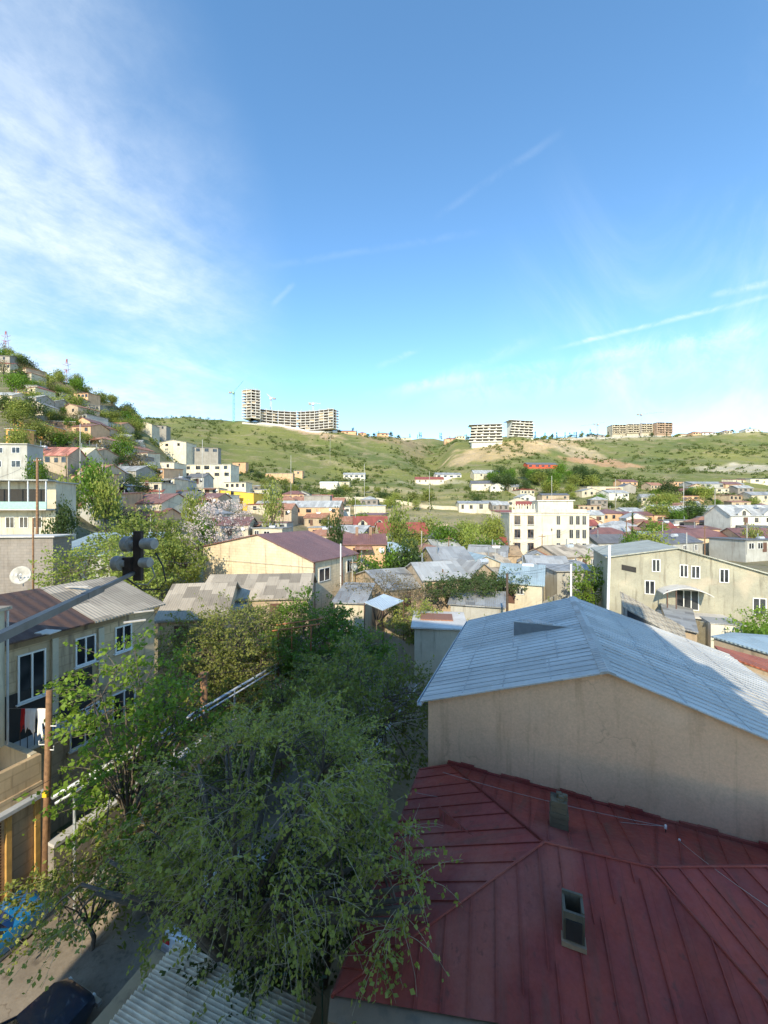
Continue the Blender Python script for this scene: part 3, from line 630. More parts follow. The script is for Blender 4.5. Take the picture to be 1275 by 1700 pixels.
rfl = rq(MB(), -.3, L_-3.7, -.45, 9.4).build('roof', sheet('old_brown_roof', (.085, .05, .04), .5, .3, .8, dirt=(.2, .13, .1), amt=.4), lh)
rq(MB(), L_-3.7, L_+.35, -.5, 9.4, .09).build('roof', r_asb, lh)
random.seed(3)
for (px, py, L2, w2) in ((205, 1015, .9, .16), (222, 1000, .9, .14), (57, 1030, .8, .5), (70, 1032, .6, .12), (108, 990, 1.2, .16)):   # loose boards on the roof
    p = PZ(px, py, 10.3); p.z = 9.7+.32*max(0, min(3.9, (p-ls).dot(inn)))+.02
    d_ = V((random.uniform(.4, 1), random.uniform(-.2, .8), .0)).normalized()
    tag(MB().box(p, d_*L2, V((-d_.y, d_.x, 0))*w2+UP*.02, UP*.04).build('loose_board', plain('pale_board', (.5, .46, .4), .8)), 'pale loose board lying on the old house roof', 'board', 'loose boards on the old roof')
def lw(s, z, w, h, cols=2, depth=True): return window(lh, ls+lu*s+UP*z, lu, ln, w, h, whitep, cols, True)
def spx(px):                                                         # distance along the wall seen at a pixel column
    k = (px-CX)/F; return (k*ls.y-ls.x)/(lu.x-k*lu.y)
for (x0, x1, yt, yb, c_) in ((28, 75, 1082, 1160, 2), (124, 158, 1056, 1102, 2), (190, 218, 1038, 1080, 2)):
    s0, s1 = spx(x0), spx(x1); ym = ls.y+lu.y*(s0+s1)/2; zt_ = H-(yt-HZ)/F*ym; zb_ = H-(yb-HZ)/F*ym
    lw((s0+s1)/2, zb_, s1-s0, zt_-zb_, c_)
lw(spx(205), 3.6, 1.3, 1.6); lw(spx(140), 3.4, 1.4, 1.8)
dish(None, P(36, 955, 24.5), .58, V((.25, -1, .25)), 'big round white satellite dish on the brown roof at the left edge')
for (x0, x1) in ((20, 170),): 
    s0, s1 = spx(x0), spx(x1)
MB().box(ls+lu*.3+UP*9.1+ln*.001, lu*(L_-2.2), ln*.12, UP*.28).build('eave_trim', wall('crumbling_trim', (.34, .25, .15), dirt=(.1, .07, .05), amt=.8, bmp=1.), lh)
MB().box(ls+lu*spx(84)+UP*4.2+ln*.002, lu*.25, ln*.14, UP*4.9).build('pilaster', cream, lh)
MB().box(ls+lu*spx(161)+UP*6.1+ln*.002, lu*.28, ln*.14, UP*2.9).build('pilaster', cream, lh)
# dark loggia under the first window with washing
# ------------------------------------------------------------------ terrace and garage at the left edge
tg = thing('garage', 'weathered concrete garage with slatted shutter and walled terrace on top at the left edge', 'garage', tuple(G(4, -18.5, 0)))
g0 = 9.5; gd_ = CXV*-1.35
MB().box(G(-1, -26.3, 0), CXV*7.9, AX*(g0+1), UP*4.2).build('wall', oldw, tg)
MB().box(G(-1, -18.7, 4.2), CXV*.22, AX*(g0+1), UP*1.05).build('parapet', oldw, tg)
MB().box(G(g0-.25, -26.3, 4.2), CXV*7.6, AX*.22, UP*1.1).build('parapet', cream, tg)
MB().box(G(-1, -18.42, 3.72), CXV*.32, AX*(g0+1.1), UP*.14).build('lintel', pipem, tg)
mb = MB()
for k in range(31): mb.box(G(5.6, -18.42, .15+k*.112), CXV*.05+UP*.03, AX*2.6, UP*.07)
mb.build('shutter', brownp, tg)
for a in (5.4, 8.3, 9.2): MB().box(G(a, -18.40, 0), CXV*.14, AX*.16, UP*3.7).build('post', plain('yellow_ochre_paint', (.55, .33, .10), .6, 0, .25), tg)
# tall narrow plastered bay at the left edge of the picture
bay = thing('balcony_bay', 'tall pale plastered balcony bay at the left picture edge above the terrace', 'balcony', tuple(G(9.0, -21, 4.5)))
by = V((-14.95, 15.2, .6)); MB().box(by+V((-3, -2.5, 5.2)), V((3.0, 0, 0)), V((0, 2.5, 0)), UP*5.35).build('wall', cream, bay)
MB().box(by+V((-3.1, -2.6, 10.55)), V((3.25, 0, 0)), V((0, 2.75, 0)), UP*.12).build('roof', r_asb, bay); MB().tube([by+V((.06, .05, 5.2)), by+V((.06, .05, 10.5))], .04, 8).build('drainpipe', pipem, bay)
# clothesline with washing
def cloth(p0, p1, drop, label, mat_, seed, nm='hanging_cloth', rag=.15):
    random.seed(seed); mb = MB(); nu, nv = 14, 10; d = p1-p0; nn = V((d.y, -d.x, 0)).normalized()
    for j in range(nv+1):
        for i in range(nu+1):
            f = i/nu; g = j/nv; L = drop*(1-rag+rag*math.sin(f*7+seed)+rag*.6*math.sin(f*17+seed))
            p = p0+d*(f+.04*g*math.sin(f*9+seed))+nn*(.05*math.sin(f*12+seed)*g+.03*math.sin(f*25+g*3))-UP*(L*g); mb.v.append(tuple(p))
    for j in range(nv):
        for i in range(nu): k = j*(nu+1)+i; mb.f.append((k, k+1, k+nu+2, k+nu+1))
    o = mb.build(nm, mat_, None, True, False); o.modifiers.new('Solidify', 'SOLIDIFY').thickness = .006
    return tag(o, label, 'laundry', 'washing on the clothesline by the old house')
ca, cb = PZ(36, 1176, 6.9), PZ(78, 1176, 6.95)
whitec = plain('white_cloth', (.82, .82, .84), .8, 0, .04); redc = plain('red_cloth', (.6, .03, .03), .8)
f_ = lambda k: ca.lerp(cb, k)
cloth(f_(0.0), f_(.16), .9, 'red cloth hanging at the left end of the clothesline', redc, 2)
cloth(f_(.15), f_(.58), .85+.35, 'long white sheet hanging next to the red cloth', whitec, 3, rag=.2)
cloth(f_(.60), f_(.98), .95+.3, 'white shirt-like cloth hanging nearest the brown pole', whitec, 5, rag=.25)
tag(MB().tube([f_(-.6), f_(1.05)], .008, 5).build('clothesline', wirem), 'thin clothesline strung between old house and brown pole', 'clothesline')
lg = thing('loggia', 'dark open loggia with a metal railing behind the hanging laundry', 'balcony', tuple(G(10.2, -18, 5)))
s_ = spx(8); b0 = ls+lu*s_+UP*4.9
MB().box(b0, ln*1.1, lu*3.6, UP*.15).build('floor', conc, lg); MB().box(b0+UP*.15, ln*.05, lu*3.5, UP*2.1).build('opening_shade', darkin, lg)  # flat dark sheet on the wall paints the loggia's inner shade
for k in range(15): MB().tube([b0+ln*1.05+lu*.25*k+UP*.15, b0+ln*1.05+lu*.25*k+UP*1.05], .015, 5).build('baluster', darkm, lg)
MB().tube([b0+ln*1.05+UP*1.05, b0+ln*1.05+lu*3.6+UP*1.05], .025, 6).build('handrail', darkm, lg)
# ------------------------------------------------------------------ poles
def pole(px, pt, zt, r, label, mat_, nm='utility_pole', lean=(0, 0), cross=False, D=None, group='utility poles', r2=None, arms=1, base=None):
    top = P(px, pt, D) if D else PZ(px, pt, zt)
    b_ = V((top.x+lean[0], top.y+lean[1], gz(top.x, top.y)-.3 if base is None else base)); t_ = thing(nm, label, 'pole', tuple(b_), group)
    MB().tube([b_, b_.lerp(top, .5), top], r*1.15, 8, r2 or r*.9).build('shaft', mat_, t_, True)
    if cross:
        for k in range(arms):
            c = top-UP*(.35+.5*k); MB().cbox(c-UP*.05, CXV, AX, 1.5, .08, .1).build('crossarm', mat_, t_)
            for s in (-.65, -.25, .25, .65): MB().tube([c+CXV*s+UP*.05, c+CXV*s+UP*.2], .035, 6, .02).build('insulator', whitep, t_)
    return t_, top
_, ptop = pole(82, 1146, 8.2, .11, 'rust brown pole in front of the washing, its lower part by the garage', wood, lean=(-.18, 0), D=14.6)
pb_ = WL[_.name]
MB().cbox(V((ptop.x-.05, ptop.y-.12, 4.3)), V((1, 0, 0)), V((0, 1, 0)), .16, .1, .22).build('junction_box', plain('yellow_box', (.8, .5, .02)), _)
for k, (z_, s) in enumerate(((6.9, .35), (6.2, -.3), (6.0, .25))): 
    MB().tube([V((ptop.x, ptop.y, z_)), V((ptop.x+s, ptop.y-.1, z_+.05)), V((ptop.x+s, ptop.y-.1, z_+.2))], .02, 5).build('insulator', whitep, _)
pb2, pt2 = pole(338, 1120, 5.6, .16, 'stout weathered wooden post standing by the pipe in the bushes', wood, D=21.5, lean=(.1, 0), base=0, r2=.2)
MB().cbox(pt2-UP*.05, V((1, 0, 0)), V((0, 1, 0)), .42, .42, .14).build('cap', wood, pb2)
_, pt3 = pole(842, 952, 9, .12, 'dark wooden pole standing just behind the galvanised roof', plain('dark_wood', (.07, .05, .035), .9, 0, .3), D=34, cross=False)
_, pt4 = pole(948, 936, 9, .10, 'short white post between the roofs left of the grey stucco building', whitep, D=42)
_, pt5 = pole(1012, 905, 9, .14, 'tall white post at the left corner of the grey stucco building', whitep, D=41, lean=(-.3, 0))
wire(ptop, pt2, .3, .012, 'dark wire from the rust brown pole to the stout wooden post', darkm); wire(ptop, lo+UP*9, .3, .010, 'dark wire from the rust brown pole to the far corner of the peeling house', darkm); wire(pt2, P(700, 1040, 36), .7, .012, 'dark wire from the stout wooden post over the trees to the right', darkm); wire(pt2, P(20, 1330, 12), .3, .010, 'dark wire from the stout wooden post down to the garage', darkm)
wire(e1_ := V((-4.1, 6.5, 14.3)), P(-60, 1010, 14), .15, .005, 'thin cable from the loudspeaker bracket off to the left', darkm); wire(e1_, P(352, 900, 40), .9, .006, 'thin cable from the loudspeaker bracket out over the roofs', darkm)
wire(pt5, pt3, .6, .012, 'dark wire from the tall white post to the dark pole', darkm); wire(pt4, pt3, .4, .012, 'dark wire from the short white post to the dark pole', darkm)
_, pt6 = pole(62, 760, 0, .13, 'wooden pole with crossarm in front of the balcony with the teal railing', wood, D=44, cross=True)
_, pt7 = pole(55, 860, 0, .08, 'thin dark pole behind the satellite dish roof', wood, D=36)
wire(pt6, P(-40, 800, 30), .5, .012, 'wire running left from the wooden crossarm pole', darkm); wire(pt6, P(620, 905, 60), 1.4, .012, 'long wire running right from the wooden crossarm pole', darkm)
for (px, pt, D, lab) in ((133, 704, 88, 'white pole beside the brown brick building'), (483, 756, 165, 'pale pole on the slope below the unfinished tower block'), (605, 770, 190, 'thin pole by the grey roofed hillside house'),
                         (548, 720, 330, 'pale pole on the green slope far away'), (713, 783, 185, 'pole in front of the red roofed hillside villa'), (916, 790, 150, 'white pole below the red house'), (1022, 795, 160, 'pale pole before the ruined walls'),
                         (1135, 800, 140, 'white pole left of the long grey shed row'), (1187, 812, 130, 'pink toned pole in front of the long shed row'), (336, 730, 105, 'white pole beside the dark stilted porch'), (1140, 884, 75, 'pole with lamp on the long brown roof'), (590, 823, 120, 'pole before the terraced field')):
    pole(px, pt, 0, .10 if D > 120 else .08, lab, palegrey, D=D)
rp_ = random.Random(41); prev = None
for k, (px, D, h_) in enumerate(((250, 70, 8), (330, 80, 8), (400, 95, 9), (470, 100, 9), (545, 92, 9), (620, 84, 8), (700, 80, 8), (745, 72, 8), (822, 66, 8), (900, 78, 8), (960, 92, 9), (1040, 98, 9), (1100, 90, 9), (1170, 84, 8), (1240, 86, 8), (660, 58, 7), (585, 52, 7), (735, 48, 7), (170, 100, 9), (110, 88, 9), (1215, 130, 9), (1090, 150, 9), (940, 170, 9), (830, 150, 9))):
    x_ = (px-CX)/F*D; z_ = gz(x_, D); tp = V((x_, D, z_+h_)); b_ = V((x_, D, z_-.3)); t_ = thing('utility_pole', 'thin utility pole with a short crossarm among the houses of the valley', 'pole', tuple(b_), 'thin poles among the valley houses')
    MB().tube([b_, tp], .11, 6, .08).build('shaft', wood if k % 2 else palegrey, t_); MB().cbox(tp-UP*.5, V((1, 0, 0)), V((0, 1, 0)), 1.4, .08, .1).build('crossarm', wood, t_)
    if prev and k not in (15, 18, 20): [tag(MB().tube([prev.lerp(tp, f/8)+UP*(-1.6*f/8*(1-f/8)*2)+V((dx, 0, -.4)) for f in range(9)], .022, 3).build('overhead_wire', darkm), 'dark sagging wire between thin utility poles over the valley houses', 'wire', 'wires between the valley poles') for dx in (-.6, .6)]
    prev = tp
# street lamp brace: steel arm with four horn loudspeakers, near the camera
ar = thing('loudspeaker_arm', 'square grey steel arm from the left carrying four horn loudspeakers on a dark bracket', 'loudspeakers', (-4.2, 6.5, 14))
e0, e1 = V((-1.6, -1.6, 14.0)), V((-4.2, 6.5, 13.98)); dd = (e1-e0).normalized(); sx = V((dd.y, -dd.x, 0))
mb = MB(); mid_ = e0.lerp(e1, .80)
mb.box(e0-sx*.036-UP*.036, mid_-e0, sx*.072, UP*.072); mb.box(mid_-sx*.024-UP*.024, e1-mid_, sx*.048, UP*.048); mb.box(mid_-dd*.25-sx*.04-UP*.04, dd*.5, sx*.08, UP*.08)
mb.build('arm', plain('weathered_steel', (.16, .175, .18), .5, .4, .3), ar)
rustm = plain('rusty_dark_steel', (.045, .032, .028), .8, .2, .4, 9.)
bt_ = V((-4.13, 6.48, 13.9)); MB().cbox(bt_+V((0, 0, -.05)), V((1, 0, 0)), V((0, 1, 0)), .13, .08, .83).build('bracket', rustm, ar)
MB().cbox(bt_+V((-.16, -.02, .02)), V((1, 0, 0)), V((0, 1, 0)), .13, .09, .32).build('bracket', rustm, ar)
hornm = plain('grey_horn_paint', (.30, .295, .28), .6, .1, .3, 7.)
for k, (dx, dz, l1_, L2, r_, sg) in enumerate(((-.06, .56, .0, .17, .125, -1), (.07, .57, 0, .27, .105, 1), (-.19, .24, 0, .18, .12, -1), (.07, .26, 0, .20, .095, 1))):
    c = bt_+V((dx, -.02 if k < 2 else -.05, dz)); d_ = V((sg, -.25*sg, 0)).normalized()
    pr = ((0, .45), (.25, .6), (.3, 1.0), (.85, 1.0), (.92, 1.06), (1.0, 1.06)) if sg < 0 else ((0, .5), (.12, .85), (.25, .88), (.85, .92), (.97, .8), (1.0, .45))
    mb = MB(); nn_ = 20; vv = d_.cross(UP)
    for (f, kk) in pr:
        for j in range(nn_): q_ = 2*math.pi*j/nn_; mb.v.append(tuple(c+d_*(f*L2)+vv*(math.cos(q_)*r_*kk)+UP*(math.sin(q_)*r_*kk)))
    m_ = len(pr)
    for i in range(m_-1):
        for j in range(nn_): mb.f.append((i*nn_+j, i*nn_+(j+1) % nn_, (i+1)*nn_+(j+1) % nn_, (i+1)*nn_+j))
    mb.f.append(tuple(range(nn_))); mb.f.append(tuple((m_-1)*nn_+j for j in range(nn_)))
    h_ = mb.build('horn', hornm, ar, True)
    h_.modifiers.new('Edge', 'EDGE_SPLIT').split_angle = R(35)
cabl = [bt_+V((.32, -.05, .42)), bt_+V((.42, -.02, .2)), bt_+V((.46, 0, -.05)), bt_+V((.36, 0, -.2)), bt_+V((.1, -.05, -.2)), e1-dd*.5]
MB().tube(cabl, .012, 6).build('cable', darkm, ar, True); MB().tube([bt_+V((.26, -.05, .18)), bt_+V((.28, 0, .02)), bt_+V((.15, 0, -.12)), bt_+V((0, -.05, -.1))], .012, 6).build('cable', hornm, ar, True)
# ------------------------------------------------------------------ gas pipe and street wall
zp = 4.75; cp_ = -16.1
gp = thing('gas_pipe', 'pair of long pale gas pipes on posts running along the street behind the bushes', 'pipe', tuple(G(8.8, cp_, 0)))
MB().tube([G(8.6, cp_, zp), G(33, cp_, zp)], .075, 8).build('pipe', pipem, gp, True); MB().tube([G(8.6, cp_+.18, zp-.16), G(33, cp_+.18, zp-.16)], .05, 8).build('pipe', pipem, gp, True)
for a in (9.3, 13.6, 17.6, 21.4, 25.4, 29.4): MB().tube([G(a, cp_+.05, 0), G(a, cp_+.05, zp-.05)], .05, 6).build('post', pipem, gp)
fw = thing('boundary_wall', 'low old stone wall below the gas pipes at the edge of the street', 'wall', tuple(G(9, -16.6, 0)))
MB().box(G(9, -17.1, 0), CXV*.35, AX*24, UP*2.4).build('masonry', stone, fw)
MB().box(G(9, -17.15, 2.4), CXV*.45, AX*24, UP*.12).build('coping', conc, fw)
bank = MB()
for i in range(20):
    a, a_n = 12+i*1.0, 13+i*1.0; h0, h1 = 1.3+.35*math.sin(i*1.1), 1.3+.35*math.sin((i+1)*1.1)
    bank.poly([G(a, -16.75, h0), G(a_n, -16.75, h1), G(a_n, -14.4, .45), G(a, -14.4, .45)]).poly([G(a, -14.4, .45), G(a_n, -14.4, .45), G(a_n, -13.4, .0), G(a, -13.4, .0)])
struct(bank.build('bank', earth, None, True, False))
fn = thing('paling_fence', 'old low wooden paling fence in the greenery beside the stout wooden post', 'fence', tuple(G(14, -13.2, 0)))
for k in range(26): MB().box(G(17+k*.2, -13.3, .3), CXV*.03, AX*.12, UP*(1.35+.1*math.sin(k*2.3))).build('paling', wood, fn)
MB().box(G(16.9, -13.26, 1.2), CXV*.04, AX*5.4, UP*.08).build('rail', wood, fn)
# ------------------------------------------------------------------ cars
def car(name, label, a, c, body, L=4.1, Wd=1.65, hh=1.42, rev=1, boxy=True):
    t_ = thing(name, label, 'car', tuple(G(a+L/2, c, 0))); o = G(a+L/2, c, 0)
    f, r = AX*rev, CXV*rev; q = lambda x, y, z: o+f*x+r*y+UP*z
    # side profile: lower body then cabin, lofted over half-widths
    body_sec = [(-L/2, .35, .78, .66), (-L/2+.12, .28, .90, .76), (-L/2+.75, .24, .94, .82), (-.35, .22, .93, .83), (.85, .22, .90, .83), (L/2-.35, .26, .82, .79), (L/2-.05, .34, .68, .68), (L/2, .42, .6, .6)]
    mb = MB(); n_ = 10
    for (x, zb, zt_, hw) in body_sec:
        hw = hw*Wd/1.66
        for (yy, zz_) in ((-hw*.92, zb), (-hw, zb+.12), (-hw, zt_-.16), (-hw*.93, zt_-.02), (-hw*.6, zt_+.02), (hw*.6, zt_+.02), (hw*.93, zt_-.02), (hw, zt_-.16), (hw, zb+.12), (hw*.92, zb)): mb.v.append(tuple(q(x, yy, zz_)))
    for i in range(len(body_sec)-1):
        for j in range(n_): mb.f.append((i*n_+j, i*n_+(j+1) % n_, (i+1)*n_+(j+1) % n_, (i+1)*n_+j))
    mb.f += [tuple(range(n_)), tuple((len(body_sec)-1)*n_+j for j in range(n_))]
    bd = mb.build('body', body, t_, True); bd.modifiers.new('Edge', 'EDGE_SPLIT').split_angle = R(40)
    cw = Wd/2*.90; tw = Wd/2*.72
    lo_ = [(-L/2+.62, .88), (L/2-1.25, .86)]; hi_ = [(-L/2+1.0, hh-.04), (L/2-1.95, hh-.02)]
    mb = MB(); lower = [q(lo_[0][0], -cw, lo_[0][1]), q(lo_[1][0], -cw, lo_[1][1]), q(lo_[1][0], cw, lo_[1][1]), q(lo_[0][0], cw, lo_[0][1])]
    upper = [q(hi_[0][0], -tw, hi_[0][1]), q(hi_[1][0], -tw, hi_[1][1]), q(hi_[1][0], tw, hi_[1][1]), q(hi_[0][0], tw, hi_[0][1])]
    mb.poly(lower).poly(upper)
    for j in range(4): mb.poly([lower[j], lower[(j+1) % 4], upper[(j+1) % 4], upper[j]])
    mb.build('glazing', glass(), t_)
    rp = MB(); mid = (upper[0]+upper[2])/2
    rp.poly([mid+(p-mid)*1.03+UP*.015 for p in upper]).poly([mid+(p-mid)*.93+UP*.055 for p in upper])
    for j in range(4): a_, b_ = upper[j], upper[(j+1) % 4]; rp.poly([mid+(a_-mid)*1.03+UP*.015, mid+(b_-mid)*1.03+UP*.015, mid+(b_-mid)*.93+UP*.055, mid+(a_-mid)*.93+UP*.055])
    rp.build('roof', body, t_)
    for j in range(4): MB().tube([lower[j], upper[j]], .035, 6).build('pillar', body, t_)
    for s in (-1, 1): MB().tube([upper[0 if s < 0 else 3]+UP*.02, upper[1 if s < 0 else 2]+UP*.02], .025, 6).build('roof_trim', plain('bright_trim', (.55, .56, .58), .3, .6), t_)
    for x in (-L/2+.78, L/2-.80):
        for s in (-1, 1):
            c0 = q(x, s*(Wd/2-.17), .3); w_ = MB().tube([c0-r*.09*s, c0+r*.10*s], .30, 18).build('wheel', black, t_)
            MB().tube([c0+r*.10*s, c0+r*.115*s], .17, 12).build('rim', plain('bright_trim', (.55, .56, .58)), w_)
    for s in (-1, 1):
        MB().tube([q(L/2-.06, s*.55*Wd/1.66, .58), q(L/2+.01, s*.55*Wd/1.66, .58)], .09, 12).build('headlight', plain('lamp_lens', (.7, .7, .65), .2), t_)
        MB().cbox(q(-L/2-.01, s*.55*Wd/1.66, .58), r, f, .28, .04, .12).build('tail_light', redc, t_)
    for x, nm in ((L/2+.02, 'bumper'), (-L/2-.02, 'bumper')): MB().cbox(q(x, 0, .36), r, f, Wd*.92, .12, .12).build(nm, plain('bright_trim', (.55, .56, .58)), t_)
    return t_
def paint(name, c):
    m, n, b = newmat(name); pos = n.n('ShaderNodeNewGeometry').outputs['Position']
    n.l(n.mix(n.rng(n.noise(pos, 2, 4), .5, .9, 0, .2), c, (.2, .17, .13)), b.inputs['Base Color']); b.inputs['Roughness'].default_value = .35; b.inputs['Coat Weight'].default_value = .6; return m
car('parked_car', 'bright blue old car parked against the garage at the left edge', 4.9, -17.25, paint('blue_car_paint', (.01, .22, .55)), 4.0)
car('parked_car', 'dark blue car with bright roof trim at the bottom left by the tree', 3.3, -12.75, paint('dark_car_paint', (.02, .035, .07)), 4.3)
car('parked_car', 'pale silver white car half hidden under the big tree', 9.4, -10.9, paint('white_car_paint', (.62, .68, .74)), 4.2)
# ------------------------------------------------------------------ the photographer's own block behind the camera (it casts the foreground shade)
ab = thing('apartment_building', 'tall plastered block behind the camera whose shadow falls over the red roof and the tree', 'building', tuple(G(-16, -14, 0)))
AB_A, AB_C0, AB_C1, AB_H = -2.6, -11.2, 9.7, 26.0
MB().box(G(AB_A-11, AB_C0, -.5), CXV*(AB_C1-AB_C0), AX*11, UP*(AB_H+.5)).build('wall', tan, ab)
MB().box(G(AB_A-11.3, AB_C0-.3, AB_H), CXV*(AB_C1-AB_C0+.6), AX*11.6, UP*.3).build('roof', r_grey, ab)
for fl in range(7):
    for k in range(7): window(ab, G(AB_A, AB_C0+1.9+k*3.15, 1.8+fl*3.1), CXV, AX, 1.4, 1.4)
# ------------------------------------------------------------------ middle distance: three buildings in detail
# yellow-ochre gable house
yo = V((-8.26, 45, 0)); dl, dr_ = V((-.893, .45, 0)).normalized(), V((.45, .893, 0)).normalized()
t_ = profile_house('stone_house', 'ochre gabled house with blank sunlit gable wall and brown sheet roof, centre left', yo, dl, dr_, [(0, 9.2), (8.64, 12.1), (18.8, 10.2)], 0, 9.9, ochre, r_brown, .25, .3)
nr = V((dr_.y, -dr_.x, 0)); nl_ = V((-dl.y, dl.x, 0))
if nl_.y > 0: nl_ = -nl_
if nr.x < 0: nr = -nr
window(t_, yo+dr_*2.2+UP*6.6, dr_, nr, 2.3, 1.6, whitep, 2); window(t_, yo+dr_*8.0+UP*6.9, dr_, nr, 1.5, 1.7, whitep, 2)
dsh = MB(); 
dish_c = yo+dr_*8.2+nr*.5+UP*7.6
dish(None, dish_c, .55, nr+V((.2, -.6, .3)), 'white dish on the right side wall of the ochre gabled house')
MB().tube([yo+dr_*.15+nr*.08+UP*9.1, yo+dr_*.15+nr*.08+UP*3], .09, 8).build('drainpipe', brownp, t_)
MB().tube([yo+dr_*6.0+nr*.1+UP*9.1, yo+dr_*6.0+nr*.12+UP*3], .09, 8).build('drainpipe', brownp, t_)
MB().tube([yo+dr_*4.6+nr*.8+UP*11, yo+dr_*4.6+nr*.8+UP*4], .08, 8).build('vent_pipe', whitep, t_)
MB().box(yo-dl*.1+nl_*.0+UP*8.5, dl*18.9, nl_*.1, UP*.12).build('band', cream, t_)
# grey rough-stucco building on the right
sa = 47.5; so_ = G(sa, 7.9); 
def on_a(px, py, a0):                                                # point on plane a=a0 seen at a pixel
    k = (px-CX)/F; D = a0/(AX.x*k+AX.y); return P(px, py, D)
pl_ = [on_a(1010, 925, sa), on_a(1125, 912, sa), on_a(1275, 955, sa)]
t0c = pl_[0].dot(CXV); prf = [(0, pl_[0].z), (pl_[1].dot(CXV)-t0c, pl_[1].z+.1)]
sl_ = (pl_[2].z-pl_[1].z)/((pl_[2]-pl_[1]).dot(CXV)); prf.append((prf[1][0]+12, prf[1][1]+sl_*12))
so_ = V((pl_[0].x, pl_[0].y, 0)); sb = profile_house('stucco_building', 'long rough grey stucco building with white windows and an arched porch canopy at the right', so_, CXV, AX, prf, 0, 11, stucco, sheet('weathered_grey_green_roof', (.42, .43, .37), .2, .4, .6, amt=.4), .3, .3, .12, 'building')
def sw(x0, x1, y0, y1, cols=2, nm=whitep):
    p = on_a(x0, y1, sa); q_ = on_a(x1, y0, sa); w_ = (on_a(x1, y1, sa)-p).dot(CXV); c = (p+on_a(x1, y1, sa))/2; c.z = p.z
    return window(sb, c, CXV, -AX, w_, max(.5, on_a((x0+x1)/2, y0, sa).z-on_a((x0+x1)/2, y1, sa).z), nm, cols)
for a_ in ((1082, 1096, 928, 949, 2), (1128, 1142, 937, 958, 2), (1147, 1162, 939, 960, 2), (1194, 1210, 944, 967, 2), (1070, 1087, 963, 986, 2), (1122, 1160, 978, 1011, 3), (1249, 1272, 992, 1020, 2), (1247, 1270, 1040, 1062, 2)): sw(*a_)
p = on_a(1032, 937, sa); MB().box(p-AX*.03+UP*-.0, (on_a(1056, 942, sa)-p), -AX*.03, UP*-.55).build('vent_opening', darkin, sb)
cnp = MB(); pa, pb2_ = on_a(1090, 980, sa), on_a(1170, 986, sa); L3 = (pb2_-pa).dot(CXV); K_ = 14
for i in range(K_):
    z0, z1 = [.65*math.sin(math.pi*min(1, max(0, (j/K_))))**.8 for j in (i, i+1)]
    a0_, a1_ = pa+CXV*L3*i/K_+UP*z0, pa+CXV*L3*(i+1)/K_+UP*z1
    cnp.box(a0_, a1_-a0_, -AX*2.2, UP*.09)
cnp.build('porch_canopy', conc, sb)
for (x_) in (1098, 1112): pz = on_a(x_, 1000, sa)-AX*1.9; MB().tube([V((pz.x, pz.y, 2)), V((pz.x, pz.y, pa.z+.4))], .05, 6).build('porch_post', brownp, sb)
MB().box(on_a(1090, 1010, sa)+UP*-.3, CXV*5.5, -AX*2.0, UP*.18).build('landing', conc, sb)
# cream four-storey house with roof terrace
wb_, o, ux, uy, w, zt, base = house('apartment_house', 'tall cream four storey house with shuttered windows and roof terrace, brightest building right of centre', 846, 978, 852, 104, -8, 13, 'flat', .2, bright_w, conc, 0, 0, over=.2, cat='building', hm=13.5)
for r_ in range(4):
    for cx in (.10, .27, .62, .78, .86, .94):
        
        zz_ = zt-2.6-r_*3.1
        if zz_ < base+2: continue
        window(wb_, o+ux*w*cx+UP*zz_, ux, -uy, 1.35 if cx < .5 else .85, 2.0, brownp if cx < .5 else greyp, 2, far=False)
MB().box(o+ux*w*.03-uy*.03+UP*(zt+.22), ux*w*.3, uy*.25, UP*.7).box(o+ux*w*.40-uy*.03+UP*(zt+.22), ux*w*.57, uy*.25, UP*.7).build('parapet', bright_w, wb_)
for k in range(9): MB().cbox(o+ux*w*(.04+.035*k)+uy*.3+UP*(zt+.2), ux, uy, .22, .22, 1.9).build('terrace_column', bright_w, wb_)
MB().box(o+ux*w*.42+uy*4+UP*(zt+.2), ux*w*.46, uy*6, UP*2.7).build('roof_room', bright_w, wb_)
MB().box(o+ux*w*.40+uy*3.6+UP*(zt+2.9), ux*w*.50, uy*7, UP*.22).build('roof_slab', conc, wb_)
MB().box(o-uy*.12+UP*(zt-.5), ux*w, uy*.12, UP*.2).build('cornice', bright_w, wb_)
for cx in (.1, .27):
    for r_ in (0, 1, 2, 3): MB().box(o+ux*(w*cx-.75)-uy*.35+UP*(zt-2.7-r_*3.1), ux*1.5, uy*.3, UP*.12).build('balcony', conc, wb_)
MB().box(o+ux*w*.53-uy*.5+UP*(zt-4), ux*.12, uy*.5, UP*.5).build('wall_lamp', darkm, wb_)
